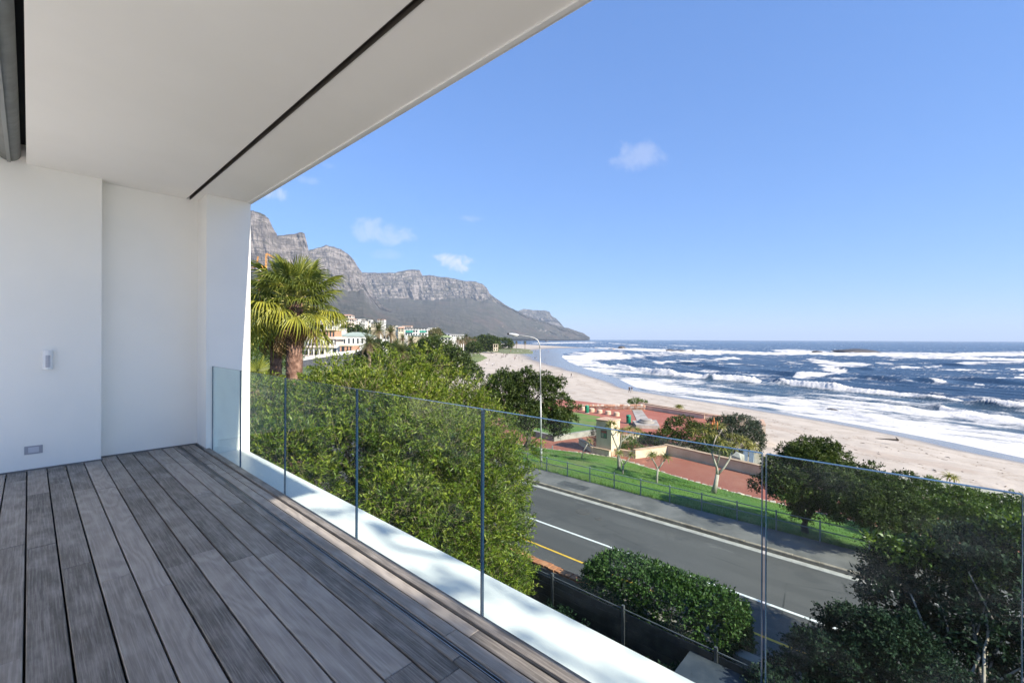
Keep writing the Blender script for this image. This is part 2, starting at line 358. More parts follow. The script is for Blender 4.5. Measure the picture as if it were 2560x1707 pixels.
# ------------------------------------------------------------------ sea, shore, land, mountains
SEA = -14.2
WLpx = [(2352, 1050), (2200, 1017), (2060, 990), (1900, 962), (1760, 940), (1600, 915), (1480, 897), (1420, 868), (1345, 846), (1310, 832), (1292, 820), (1296, 812), (1340, 806), (1436, 804)]
WL = [(70, -60), (80, -28)] + [tuple(P(u, v, SEA)[:2]) for u, v in WLpx] + [(860, 690), (700, 800), (560, 1000), (700, 1900), (1500, 4600), (2200, 6200), (-9000, 9000), (-9000, -60)]
WLa = np.array(WL)
def polydist(x, y, pl, closed=False):
    d = np.full(x.shape, 1e9); n = len(pl)
    for i in range(n if closed else n - 1):
        ax, ay = pl[i]; bx_, by_ = pl[(i + 1) % n]; ex, ey = bx_ - ax, by_ - ay; L = ex * ex + ey * ey + 1e-9
        t = np.clip(((x - ax) * ex + (y - ay) * ey) / L, 0, 1)
        d = np.minimum(d, np.hypot(x - ax - t * ex, y - ay - t * ey))
    return d
def inside(x, y, pl):
    r = np.zeros(x.shape, bool); n = len(pl)
    for i in range(n):
        x0, y0 = pl[i]; x1, y1 = pl[(i + 1) % n]
        if y0 == y1: continue
        c = ((y0 > y) != (y1 > y)) & (x < (x1 - x0) * (y - y0) / (y1 - y0) + x0); r ^= c
    return r
def shore(x, y):
    d = polydist(x, y, WL, True); return np.where(inside(x, y, WL), d, -d)
def polar(us, vs, z):                 # grid seen evenly from the balcony; rows at constant forward depth
    a = (us - 1176) / F; dep = (H - z) * F / vs
    X = dep[:, None] * (FW[0] + a[None] * RT[0]); Y = dep[:, None] * (FW[1] + a[None] * RT[1]); return X, Y
# sea
def strokes(U, V, lst):
    r = np.zeros(U.shape)
    for pts, hw, st in lst:
        d = polydist(U * .35, V, [(p[0] * .35, p[1]) for p in pts])
        r = np.maximum(r, st * (1 - smooth(hw * .4, hw * 1.5, d)))
    return r
px = np.concatenate([np.linspace(.35, 8, 60), np.linspace(8, 60, 200)[1:], np.linspace(60, 330, 330)[1:]])
us = np.linspace(1100, 2760, 620); X, Y = polar(us, px, SEA); U = np.broadcast_to(us[None], X.shape)
V = 778.5 + ROLL * (U - 1176) + px[:, None]
s = shore(X, Y); off = -s
al = X * .25 + Y * .97; ac = X * .97 - Y * .25
n1 = fbm(ac / 9, al / 26, 5, 1); n2 = fbm(ac / 2.2, al / 4.5, 4, 2); n3 = fbm(ac / 40, al / 160, 3, 3)
UW = U + (n3 - .5) * 90 + (n1 - .5) * 30; VW = V + ((n1 - .5) * .16 + (n3 - .5) * .10) * px[:, None]
FST = [([n7(640, 128), n7(1100, 148), n7(1500, 152), n7(1900, 168), n7(2352, 172)], 4, .95), ([n8(0, 150), n8(600, 175), n8(1200, 178), n8(1700, 190), n8(2000, 178), n8(2700, 172)], 5, 1),
    ([n8(1000, 200), n8(1700, 215), n8(2700, 235)], 4, .8), ([n7(-190, 70), n7(0, 66), n7(350, 62)], 1.6, .95), ([n7(0, 116), n7(520, 126)], 2.6, 1), ([n7(300, 22), n7(500, 25)], 1, .8),
    ([n7(120, 205), n7(400, 195), n7(560, 190)], 10, 1.1), ([n7(560, 182), n7(760, 205)], 5, .9), ([n7(760, 190), n7(1500, 170)], 5, .72), ([n7(950, 265), n7(1300, 245), n7(1700, 215)], 2.6, .9),
    ([n7(1550, 270), n7(1850, 280)], 2, .8), ([n7(530, 70), n7(740, 90)], 1.2, .8), ([n7(1100, 92), n7(1250, 95)], 1, .8), ([n8(250, 245), n8(450, 275), n8(700, 285)], 6, .85), ([n8(200, 392), n8(400, 372), n8(540, 338)], 7, 1.0),
    ([n8(420, 300), n8(520, 340)], 7, .85), ([n8(1050, 312), n8(1300, 300), n8(1450, 288)], 2.4, .95), ([n8(1500, 332), n8(2700, 324)], 2, .95), ([n8(1700, 272), n8(2300, 250)], 4, .8), ([n8(1350, 420), n8(1580, 465)], 2.4, .9),
    ([n8(2050, 410), n8(2352, 400), n8(2600, 405)], 2, .8), ([n8(0, 265), n8(130, 272)], 2, .8), ([n8(850, 260), n8(970, 268)], 3, .7), ([n8(1890, 470), n8(1960, 480)], 2, .9), ([n8(1300, 265), n8(1500, 268)], 1.2, .8)]
B1 = [[n7(560, 298), n7(720, 335), n7(1000, 372), n7(1250, 395), n7(1330, 400)], [n7(1430, 410), n7(1650, 425), n7(1870, 446)], [n8(-60, 455), n8(0, 467), n8(400, 508), n8(800, 548), n8(1300, 592), n8(1700, 642), n8(2100, 692), n8(2700, 750)]]
B2 = [[n8(420, 735), n8(640, 775), n8(950, 835), n8(1250, 870)], [n7(280, 250), n7(460, 290)], [n8(1500, 700), n8(1800, 770), n8(2200, 800)]]
SW = [[n8(-800, 300), n8(0, 372), n8(210, 385)], [n8(600, 400), n8(850, 415), n8(1150, 435), n8(1500, 445)], [n8(1900, 430), n8(2150, 455), n8(2700, 480)], [n7(1100, 270), n7(1400, 280)], [n7(740, 205), n7(940, 225)], [n8(480, 320), n8(800, 325)], [n8(1480, 280), n8(1720, 290)]]
inz = [n7(560, 298), n7(720, 335), n7(1000, 372), n7(1330, 400), n7(1650, 425), n7(1870, 446), n8(0, 467), n8(400, 508), n8(800, 548), n8(1300, 592), n8(1700, 642), n8(2700, 750), (3200, 1300), (1420, 900), (1250, 850), (1270, 800), n7(60, 205), n7(300, 260)]
wash = inside(U, V, inz).astype(float)
foam = np.maximum(strokes(UW, VW, FST), 0)
br = strokes(UW, V + (n1 - .5) * .08 * px[:, None], [(p, 4.0, 1) for p in B1]); foam = np.maximum(foam, br * 1.25)
foam = np.maximum(foam, strokes(UW, VW, [(p, 3.5, 1) for p in B2]))
near = 1 - smooth(2, 26, off)
foam = np.maximum(foam * (.72 + .5 * n1), wash * (.57 + .20 * near + .34 * (n3 - .5) + .10 * smooth(1700, 2300, U)))
far = smooth(150, 900, off)
foam = np.maximum(foam, .30 + .16 * (n3 - .5) * 2 - .12 * far)
shallow = wash * .6 + (1 - wash) * .1
n4 = fbm(ac / .9, al / 1.6, 3, 5); fo = np.clip(((foam + (n1 - .5) * 1.05 + (n2 - .5) * .6 + (n4 - .5) * .3) - .36) / .48, 0, 1)
amp = smooth(1, 30, off)
h = amp * (.32 * np.sin(off / 11 * 2 * np.pi + 7 * fbm(al / 60, ac / 90, 3, 8)) * (.4 + n3) + .55 * (n1 - .5) + .22 * (n2 - .5) + .5 * (fbm(ac / 22, al / 90, 3, 9) - .5))
def ridge(pls, hgt, wd):
    r = np.zeros(X.shape)
    for pl in pls:
        w = [tuple(P(u, v, SEA)[:2]) for u, v in pl]; d = polydist(X, Y, w); r = np.maximum(r, np.exp(-(d / wd) ** 2) * hgt)
    return r
h += ridge(B1, 1.6, 2.4) * (.25 + 1.5 * n1) * (.55 + .9 * n2) + ridge(B2, .55, 1.3) * (.3 + 1.3 * n2) + ridge(SW, 1.25, 4.5)
h += fo * (n2 - .45) * .55 * amp
h *= (1 - smooth(3000, 9000, (H - SEA) * F / px)[:, None])
Z = SEA + .04 + h
A_ = np.stack([X, Y, Z], -1).reshape(-1, 3)
m = Mat("sea_water"); fa = m.attr('foam'); sh = m.attr('shallow')
wv = m.pos((1, .35, 1)); nb = m.noise(wv, .9, 6, .62); nf = m.noise(m.pos((1, .5, 1)), 2.6, 6, .7)
fm_ = m.rng(m.math('ADD', fa, m.math('MULTIPLY', m.math('SUBTRACT', nf, .5), 1.3)), .12, .95)
deep = m.mix(sh, (.006, .027, .066), (.06, .10, .125))
c = m.mix(fm_, deep, (.60, .59, .565))
m.set(c, m.rng(fm_, 0, 1, .22, .9), m.bump(m.math('ADD', nb, m.math('MULTIPLY', nf, .4)), .75, .55), IOR=1.33, Specular_IOR_Level=.28)
struct(link("sea", np_mesh("sea", A_, grid_quads(*X.shape)[:, ::-1], m.m, True, {'foam': fo.ravel(), 'shallow': shallow.ravel()})))
# beach
px2 = np.concatenate([np.linspace(14, 60, 190), np.linspace(60, 470, 240)[1:]]); us2 = np.linspace(940, 2780, 420)
X, Y = polar(us2, px2, -13.0); s = shore(X, Y)
def beach_z(X, Y, s):
    capz = np.where(Y < 70, -10.75, -10.75 + 2.35 * smooth(70, 120, Y)); zb = SEA + np.where(s < 0, .05 * s, .072 * s); zb = np.minimum(zb, -13.0 + np.maximum(0, s - 16) * .05)
    return np.minimum(zb, capz) + smooth(3, 25, s) * (.5 * (fbm(X / 13, Y / 13, 4, 21) - .5) + .10 * (fbm(X / 1.6, Y / 1.6, 3, 22) - .5))
z = beach_z(X, Y, s)
#(Y < 70, -10.75, -10.75 + 2.35 * smooth(70, 120, Y))
wid = 8.5 + .2 * np.maximum(0, Y - 62)
wet = 1 - smooth(.55, 1.0, (s + 5 * (fbm(X / 12, Y / 20, 3, 25) - .5)) / wid)
drift = np.maximum(smooth(.75, .95, fbm(X / 5, Y / 14, 4, 31) + .35 * np.exp(-((s - 24 - 6 * (fbm(X / 30, Y / 30, 2, 32) - .5)) / 2.2) ** 2)), 0)
m = Mat("beach_sand"); we = m.attr('wet'); dr = m.attr('drift'); ln = m.attr('shore')
q = m.noise(m.pos(), .35, 6, .6); g = m.noise(m.pos(), 3.2, 6, .65)
c = m.mix(m.rng(q, .3, .7), (.365, .32, .265), (.455, .405, .34))
c = m.mix(m.math('MULTIPLY', m.rng(g, .5, .75), .22), c, (.30, .24, .18))
wob = m.math('ADD', ln, m.math('MULTIPLY', m.noise(m.pos(), .12, 4, .55), 16))
tl = m.math('POWER', m.math('ABSOLUTE', m.math('SINE', m.math('MULTIPLY', wob, .42))), 26)
c = m.mix(m.math('MULTIPLY', m.math('MULTIPLY', tl, m.rng(g, .42, .6)), .8), c, (.24, .19, .14))
c = m.mix(m.math('MULTIPLY', dr, .5), c, (.34, .27, .21))
c = m.mix(we, c, (.15, .14, .13))
m.set(c, m.rng(we, .2, 1, .95, .17), m.bump(g, m.rng(we, 0, 1, .5, .05), .12), Specular_IOR_Level=.35)
struct(link("beach", np_mesh("beach", np.stack([X, Y, z], -1).reshape(-1, 3), grid_quads(*X.shape)[:, ::-1], m.m, True, {'wet': wet.ravel(), 'drift': drift.ravel(), 'shore': s.ravel()})))
# inland ground
YS = np.concatenate([np.linspace(-60, 50, 40), np.linspace(50, 900, 120)[1:]]); WS = np.concatenate([np.linspace(0, 120, 50), np.linspace(120, 900, 60)[1:]])
cY = [-100, 50, 89, 130, 189, 307, 420, 900]; cX = [22.9, 22.9, 60, 105, 160, 262, 375, 640]
xb = np.interp(YS, cY, cX); X = xb[:, None] - WS[None]; Y = np.broadcast_to(YS[:, None], X.shape)
def hill(x, y, w): return .19 * np.maximum(0, w - 62) * smooth(120, 260, y) * (1 + .25 * (fbm(x / 60, y / 60, 3, 40) - .5))
z = -7.56 - .75 * smooth(70, 140, Y) + hill(X, Y, WS[None] + 0 * Y) + .25 * (fbm(X / 9, Y / 9, 3, 41) - .5) * smooth(60, 90, Y)
grassm = M("park_grass", (.055, .10, .022), (.10, .15, .035), .5, .9, .5, 9, .06)
m = Mat("garden_ground"); q = m.noise(m.pos(), .25, 5, .6); yy = m.node('ShaderNodeSeparateXYZ', {0: m.pos()}).outputs
gcol = m.mix(m.rng(q, .35, .65), (.05, .085, .025), (.11, .14, .05)); scol = m.mix(m.rng(m.noise(m.pos(), 2.5, 5), .35, .65), (.035, .03, .024), (.075, .065, .05))
c = m.mix(m.rng(yy[1], 26, 34), scol, gcol); m.set(c, .95, m.bump(m.noise(m.pos(), 6, 4), .5, .08)); groundm = m.m
struct(link("ground", np_mesh("ground", np.stack([X, Y, z], -1).reshape(-1, 3), grid_quads(*X.shape)[:, ::-1], groundm, True)))
def gz(x, y):
    w = np.interp(y, cY, cX) - x
    return float(-7.56 - .75 * smooth(70, 140, np.array(float(y))) + hill(np.array(float(x)), np.array(float(y)), np.array(float(w))))
# mountains: columns by direction, rows from foot to crest, with buttresses, ledges and gullies
def mountain(name, crest, base, cliff, d0, dc, ncol, seed, mat, back=1.25, slopepow=1.25, rough=1):
    us = np.linspace(crest[0][0], crest[-1][0], ncol); f = lambda pts: np.interp(us, [p[0] for p in pts], [p[1] for p in pts])
    vc = f(crest) + 2.6 * rough * (fbm(us / 9, us * 0, 4, seed) - .5); vb = f(base); vk0 = np.maximum(f(cliff), vc + 1); vk = np.maximum(f(cliff) + 16 * (fbm(us / 22, us * 0 + 2, 4, seed + 6) - .5) * rough, vc + 1); D0 = f(d0); DC = f(dc)
    yh = 778.5 + ROLL * (us - 1176)
    zc = H + DC * (yh - vc) / F; zk = H + DC * .965 * (yh - vk) / F; zk0 = H + DC * .965 * (yh - vk0) / F; zb_ = H + D0 * (yh - vb) / F
    rows = []
    nt_, ncl = 70, 90
    for t in np.linspace(0, 1, nt_, endpoint=False):
        dd = D0 + (DC * .965 - D0) * t; zt_ = zk0 + (zk - zk0) * smooth(.72, 1, t); zz = zb_ + (zt_ - zb_) * t ** slopepow
        g = fbm(us / 30 + 3 + t * 1.2, us * 0 + t * 2.5, 4, seed + 1) - .5; g2 = fbm(us / 6 + t * 4, us * 0 + t * 14, 4, seed + 2) - .5
        e = math.sin(math.pi * min(1, t * 1.15))
        rows.append((dd + e * DC * (.07 * g + .02 * g2), zz + e * (g * .13 + g2 * .06) * (zk - zb_ + 20)))
    for t in np.linspace(0, 1, ncl):
        wob = t + .02 * (fbm(us / 16, us * 0 + t * 3, 3, seed + 9) - .5)
        st = np.floor(wob * 8) / 8 + smooth(.62, 1, (wob * 8) % 1) / 8                # ledges: steep faces with narrow benches
        b_ = np.abs(fbm(us / 26 + t * .8, us * 0 + t * 1.5, 5, seed + 3) - .5) * 2; b2 = fbm(us / 2.4 + t * 2, us * 0 + t * 9, 4, seed + 4) - .5
        dd = DC * (.965 + .035 * (.6 * st + .4 * t ** 2)) + DC * .026 * (b_ - .35) * (1 - t * .5) + DC * .006 * b2
        rows.append((dd, zk + (zc - zk) * t + (zc - zk) * .03 * b2 * math.sin(math.pi * t)))
    for k, t in enumerate((.3, .7, 1)):
        rows.append((DC * (1 + (back - 1) * t), zc * (1 - .12 * t ** 2) if k < 2 else zc * 0 - 20))
    a = (us - 1176) / F
    V = np.stack([np.stack([dd * (FW[0] + a * RT[0]), dd * (FW[1] + a * RT[1]), zz], -1) for dd, zz in rows])
    return struct(link(name, np_mesh(name, V.reshape(-1, 3), grid_quads(len(rows), ncol)[:, ::-1], mat, False)))
def rockmat(name, zs, grey=((.08, .072, .068), (.25, .225, .21)), veg=((.040, .042, .032), (.085, .078, .062)), lo=.50, hi=.72, red=.45):
    m = Mat(name); g = m.node('ShaderNodeNewGeometry'); nz_ = m.node('ShaderNodeSeparateXYZ', {0: g.outputs['Normal']}).outputs[2]
    n = m.noise(m.pos(), .012, 7, .62); st = m.noise(m.pos((.06, .06, 1)), zs, 6, .68); vert = m.noise(m.pos((1, 1, .5)), .02, 7, .65)
    x = m.math('ADD', m.rng(st, .3, .7), m.math('MULTIPLY', m.math('SUBTRACT', vert, .5), 2.6))
    rk = m.mix(m.rng(x, 0, 1.1), grey[0], grey[1])
    vg = m.mix(m.rng(n, .35, .65), veg[0], veg[1]); big = m.noise(m.pos(), .0034, 6, .65)
    vg = m.mix(m.math('MULTIPLY', m.rng(big, .5, .66), red), vg, (.12, .075, .062)); gr = m.noise(m.pos(), .011, 6, .68); vg = m.mix(m.math('MULTIPLY', m.rng(gr, .42, .62), .6), vg, (.028, .034, .02))
    sp = m.noise(m.pos(), .05, 5, .7); vg = m.mix(m.math('MULTIPLY', m.rng(sp, .56, .70), .6), vg, (.24, .21, .17))
    f = m.rng(m.math('ADD', nz_, m.math('MULTIPLY', m.math('SUBTRACT', n, .5), .9)), lo, hi)
    m.set(m.mix(f, rk, vg), .95, m.bump(m.math('ADD', m.noise(m.pos(), .06, 6, .7), st), .9, 14), Specular_IOR_Level=.1); return m.m
rk1 = rockmat("mountain_rock", .045); rk2 = rockmat("far_mountain_rock", .02)
r2, r3m = rm2, rm3
mountain("mountain", [(380, 500), (500, 487), r2(80, 45), r2(200, 42), r2(300, 70), r2(400, 120), r2(470, 190), r2(525, 320), r2(600, 440), r2(660, 640), r2(700, 800), (735, 690)],
    [(380, 770), (735, 770)], [(380, 618), (700, 622), (735, 700)], [(380, 900), (735, 1000)], [(380, 2500), (735, 2700)], 260, 100, rk1)
mountain("mountain", [(590, 552), r2(600, 455), r2(700, 448), r2(870, 430), r2(980, 405), r2(1050, 415), r2(1058, 460), r2(1085, 560), r2(1110, 660), r2(1130, 720), (760, 660), (790, 700)],
    [(590, 770), (790, 772)], [(590, 610), (725, 640), (790, 705)], [(590, 1300), (790, 1500)], [(590, 3000), (790, 3200)], 160, 130, rk1)
mountain("mountain", [(600, 640), (680, 600), r2(1130, 690), r2(1250, 660), r2(1400, 610), r2(1480, 625), r2(1640, 670), r2(1740, 740), r2(1850, 850), r2(1920, 960), r2(1985, 1040), r2(2010, 1120), (865, 690), (900, 716), (960, 740), (1000, 758)],
    [(600, 772), (1000, 776)], [(600, 660), (700, 660), (835, 668), (870, 705), (1000, 762)], [(600, 1500), (1000, 1900)], [(600, 3600), (1000, 4300)], 300, 160, rk1)
mountain("mountain", [(700, 640), (800, 632), r3m(100, 318), r3m(260, 322), r3m(400, 322), r3m(500, 300), r3m(590, 287), r3m(660, 295), r3m(690, 350), r3m(750, 342), r3m(860, 360), r3m(1000, 380), r3m(1090, 400), r3m(1215, 408), r3m(1280, 435), r3m(1320, 465), r3m(1345, 520), r3m(1420, 580),
    r3m(1500, 635), r3m(1580, 680), r3m(1700, 735), r3m(1850, 790), r3m(2000, 835), r3m(2150, 870), r3m(2250, 905), r3m(2330, 950)],
    [(700, 774), (1120, 777), (1354, 780.5)], [(700, 682), (900, 684), (1060, 686), (1135, 690), (1190, 722), (1354, 779)], [(700, 2000), (1000, 2400), (1200, 4200), (1354, 5600)], [(700, 5000), (1100, 5600), (1354, 6000)], 620, 190, rk1, 1.15, 1.35)
mountain("mountain", [(1120, 745), (1180, 722), r3m(1640, 690), r3m(1680, 675), r3m(1770, 685), r3m(1850, 690), r3m(1900, 693), r3m(1935, 705), r3m(1950, 735), r3m(2000, 770), r3m(2040, 810), r3m(2075, 850), (1330, 772), (1345, 779)],
    [(1120, 779), (1345, 779.5)], [(1120, 750), (1270, 735), (1345, 779)], [(1120, 7400), (1345, 7600)], [(1120, 8000), (1345, 8200)], 200, 220, rk2)
# ------------------------------------------------------------------ road, pavement, park
asph = Mat("asphalt"); q = asph.noise(asph.pos((1, .12, 1)), .9, 5, .6); g = asph.noise(asph.pos(), 40, 3, .7); cr = asph.node('ShaderNodeTexVoronoi', {'Vector': asph.pos((1, .5, 1)), 'Scale': .55}, feature='DISTANCE_TO_EDGE').outputs[0]
c = asph.mix(asph.rng(q, .3, .7), (.058, .056, .055), (.088, .084, .08)); c = asph.mix(asph.math('MULTIPLY', asph.rng(g, .45, .7), .45), c, (.17, .165, .16))
c = asph.mix(asph.math('MULTIPLY', asph.rng(asph.noise(asph.pos(), .5, 5, .6), .58, .66), .45), c, (.05, .05, .052))
c = asph.mix(asph.math('MULTIPLY', asph.rng(cr, .012, 0), asph.rng(asph.noise(asph.pos(), .2, 3), .5, .62)), c, (.03, .03, .03))
wx = asph.node('ShaderNodeSeparateXYZ', {0: asph.pos()}).outputs[0]; tw_ = asph.math('SINE', asph.math('MULTIPLY', wx, 3.5)); c = asph.mix(asph.math('MULTIPLY', asph.rng(tw_, .2, 1), .28), c, (.055, .053, .052)); c = asph.mix(asph.math('MULTIPLY', asph.rng(asph.noise(asph.pos((1, .25, 1)), 1.6, 6, .7), .6, .72), .5), c, (.17, .16, .15)); asph.set(c, .85, asph.bump(g, .5, .01)); asphm = asph.m
pave = M("tar_pavement", (.10, .097, .094), (.16, .152, .145), .8, .9, .6, 30, .012)
paint_w = M("white_road_paint", (.62, .62, .6), (.75, .75, .73), 6, .7); paint_y = M("yellow_road_paint", (.62, .36, .03), (.72, .45, .05), 6, .7)
kerbm = M("kerb_concrete", (.20, .165, .125), (.33, .28, .22), 2.5, .9, .5, 20, .01); gutm = M("gutter_concrete", (.32, .30, .28), (.42, .40, .37), 3, .9, .4, 20, .01)
RZ = -7.5
struct(obj("road", MB().box(13.2, 20.82, -40, 150, RZ - .3, RZ), asphm))
gt = struct(bpy.data.objects.new("gutter", None)); COL.objects.link(gt)
kb = struct(bpy.data.objects.new("kerb", None)); COL.objects.link(kb)
kme = [MB().bevbox(-.075, .075, -.446, .446, -.2, .165 + d, .02).mesh("kerb_stone", kerbm) for d in (-.006, 0, .006)]
gme = MB().box(-.16, .16, -.447, .447, -.2, .008).mesh("gutter_slab", gutm)
for i in range(64):
    y = -8.4 + .9 * i
    link("kerb_stone", random.choice(kme), kb, (20.90 + random.uniform(-.006, .006), y, RZ)); link("gutter_slab", gme, gt, (20.66, y, RZ))
struct(obj("pavement", MB().box(20.98, 23.16, -40, 60, RZ - .3, RZ + .12), pave))
struct(obj("pavement_patch", MB().box(21.5, 22.3, 14.2, 16.1, RZ + .1, RZ + .124), M("dark_tar_patch", (.055, .055, .057), (.08, .08, .08), 3, .9)))
def line(name, x, w, y0, y1, m): struct(obj(name, MB().box(x - w / 2, x + w / 2, y0, y1, RZ - .02, RZ + .004), m))
line("road_line", 16.72, .12, -40, 120, paint_w); line("road_line", 14.79, .1, -40, 120, paint_y)
mh = M("manhole_iron", (.06, .055, .05), (.10, .09, .08), 20, .7, .5, 30, .01)
for (u, v), r, lb in ((r4(468, 467), .33, "large round manhole cover in the tarred road lane"), (r4(570, 512), .16, "small round valve cover in the tarred road near manhole")):
    p = P(u, v, RZ); b = MB().lathe([(r, -.05), (r, .006)], 28)
    t = thing("manhole_cover", lb, "manhole cover", p); obj("frame_ring", MB().lathe([(r * 1.18, -.05), (r * 1.18, .004)], 28), mh, t); obj("lid", MB().lathe([(r, -.05), (r, .009), (r * .8, .0095), (r * .78, .006), (r * .4, .006), (r * .38, .0095), (0.01, .0095)], 28), mh, t)
# lawn strip sloping from the fence down to the red path
edge = [(36.6, -9, 0)]
EY = np.array([-14, 0, 7.51, 9.73, 13.34, 16.14, 19.91, 22.73, 25.64, 29.67, 48]); EX = np.array([32.2, 32.3, 32.55, 32.82, 33.44, 34.25, 35.2, 34.57, 33.65, 32.81, 31.5])
def PZ(x): return -9.2 - .4 * smooth(40.5, 46, np.asarray(x, float))
ys = np.linspace(-14, 48, 160); ts = np.linspace(0, 1, 50); ex = np.interp(ys, EY, EX)
X = 23.16 + ts[None] * (ex[:, None] - 23.16); Y = np.broadcast_to(ys[:, None], X.shape)
def LZ(x, y):
    e = np.interp(y, EY, EX); t = np.clip((x - 23.16) / (e - 23.16), 0, 1); return -7.40 + (-9.16 + 7.40) * (t * .75 + .25 * t * t)
Z = LZ(X, Y) + .10 * (fbm(X / 2.5, Y / 2.5, 3, 50) - .5) * np.sin(np.pi * ts)[None]
lm = Mat("lawn_grass"); q = lm.noise(lm.pos(), .55, 5, .6); g = lm.noise(lm.pos(), 9, 5, .7); xx = lm.node('ShaderNodeSeparateXYZ', {0: lm.pos()}).outputs
c = lm.mix(lm.rng(q, .35, .65), (.060, .155, .012), (.105, .20, .022)); c = lm.mix(lm.math('MULTIPLY', lm.rng(g, .45, .75), .5), c, (.13, .17, .04))
dry = lm.math('MULTIPLY', lm.rng(lm.noise(lm.pos(), .35, 4), .45, .62), lm.rng(xx[1], 11, 20)); c = lm.mix(lm.math('MULTIPLY', dry, .6), c, (.17, .16, .06)); c = lm.mix(lm.math('MULTIPLY', lm.rng(lm.noise(lm.pos(), 1.1, 5, .65), .55, .7), .45), c, (.17, .165, .06)); lm.set(c, .9, lm.bump(g, .7, .06))
struct(link("lawn", np_mesh("lawn", np.stack([X, Y, Z], -1).reshape(-1, 3), grid_quads(*X.shape), lm.m, True)))
# grass blades
def blades(name, xy, zf, hmin, hmax, mat, w=.012):
    n = len(xy); a = R.uniform(0, 6.28, n); h = R.uniform(hmin, hmax, n); b = np.stack([xy[:, 0], xy[:, 1], zf], -1)
    d = np.stack([np.cos(a), np.sin(a), 0 * a], -1) * w; ln = np.stack([R.normal(0, .35, n) * h, R.normal(0, .35, n) * h, h], -1)
    V = np.stack([b - d, b + d, b + ln], 1).reshape(-1, 3); t = np.repeat(R.uniform(0, 1, n), 3)
    return np_mesh(name, V, np.arange(3 * n).reshape(n, 3), mat, False, {'tint': t})
gm = leafmat("grass_blade", (.05, .12, .01), (.09, .19, .02), (.17, .24, .05), .3, .7, .2)
n = 60000; yy = R.uniform(-6, 32, n); e = np.interp(yy, EY, EX); xx_ = 23.2 + (e - 23.25) * R.uniform(0, 1, n) ** 1.2
tag(link("grass", blades("grass", np.stack([xx_, yy], -1), LZ(xx_, yy) - .01, .03, .09, gm), kind='stuff'), "short mown green grass on the slope inside the railing", "grass")
n = 5000; yy = R.uniform(-6, 32, n); xx_ = 23.17 + np.abs(R.normal(0, .13, n))
tag(link("grass", blades("grass", np.stack([xx_, yy], -1), LZ(xx_, yy) - .02, .08, .28, gm, .012), kind='stuff'), "long unmown grass tufts along the foot of the railing", "grass")
# red brick paving: path, forecourt and plaza
redm = Mat("red_paving"); br_ = redm.node('ShaderNodeTexBrick', {'Vector': redm.pos(), 'Scale': 4.2, 'Color1': (.25, .07, .043, 1), 'Color2': (.33, .10, .062, 1), 'Mortar': (.24, .12, .09, 1), 'Mortar Size': .015}); q = redm.noise(redm.pos(), .4, 6, .65)
c = redm.mix(redm.math('MULTIPLY', redm.rng(q, .4, .7), .5), br_.outputs[0], (.36, .15, .10)); c = redm.mix(redm.math('MULTIPLY', redm.rng(redm.noise(redm.pos(), 1.5, 6, .7), .58, .72), .4), c, (.4, .25, .19)); redm.set(c, .85, redm.bump(redm.noise(redm.pos(), 14, 4), .3, .01))
rx = np.linspace(0, 1, 60); ry = np.concatenate([np.linspace(-14, 17.6, 60), np.linspace(17.9, 48, 60)]); xl = np.interp(ry, EY, EX) - .05; xr = np.interp(ry, [-14, 10, 17.6, 17.9, 40, 48], [36.7, 38.4, 39.3, 66.1, 66, 66])
X = xl[:, None] + rx[None] * (xr - xl)[:, None]; Y = np.broadcast_to(ry[:, None], X.shape)
struct(link("path", np_mesh("path", np.stack([X, Y, PZ(X)], -1).reshape(-1, 3), grid_quads(*X.shape), redm.m)))
# stone edging between lawn and path
stm = M("edging_stone", (.34, .27, .21), (.50, .43, .35), 1.3, .9, .6, 9, .03, 'pos')
sme = []
for k in range(5):
    b = MB(); b.bevbox(-.17, .17, -.22, .22, -.15, .05, .035); sme.append(b)
    for i in range(len(b.v)): b.v[i] = tuple(c + random.uniform(-.035, .035) for c in b.v[i])
sme = [b.mesh("stone", stm) for b in sme]
es = thing("stone_edging", "row of rough pale stones edging the lawn along the red path", "edging", (33, 12, -9.2))
y = -4.0
while y < 31:
    x = float(np.interp(y, EY, EX)); o = link("stone", random.choice(sme), es, (x - 33, y - 12, random.uniform(-.01, .04))); o.rotation_euler = (0, 0, random.uniform(-.3, .3)); o.scale = (random.uniform(.7, 1.3), random.uniform(.75, 1.15), 1); y += .5
# railing
galv = M("galvanised_steel", (.15, .19, .22), (.22, .26, .28), 12, .5, metal=.3)
ft = thing("fence", "long grey steel pipe railing with wire mesh between pavement and lawn", "fence", (23.12, 12, RZ + .1))
post = MB().tube([(0, 0, -.2), (0, 0, .93)], .033, 8).lathe([(.04, .93), (.03, .955), (.005, .965)], 8).mesh("post", galv)
ypost = [26.4 - 1.66 * i for i in range(24)]
for y in ypost: link("post", post, ft, (0, y - 12, 0))
for zz in (.88, .52):
    obj("rail", MB().tube([(0, y - 12, zz) for y in (26.4, ypost[-1])], .022, 8), galv, ft)
b = MB(); k = .085; y0, y1 = ypost[-1] - 12, 14.4; yy_ = y0
while yy_ < y1 - .5:
    for s_ in (0, 1):
        a_, c_ = ((yy_, .03), (yy_ + .49, .52)) if s_ else ((yy_ + .49, .03), (yy_, .52))
        b.add([(.0, a_[0], a_[1]), (.0, a_[0] + .006, a_[1]), (.0, c_[0] + .006, c_[1]), (.0, c_[0], c_[1])], [(0, 1, 2, 3)])
    yy_ += k
obj("wire_mesh", b, galv, ft, kind='stuff')
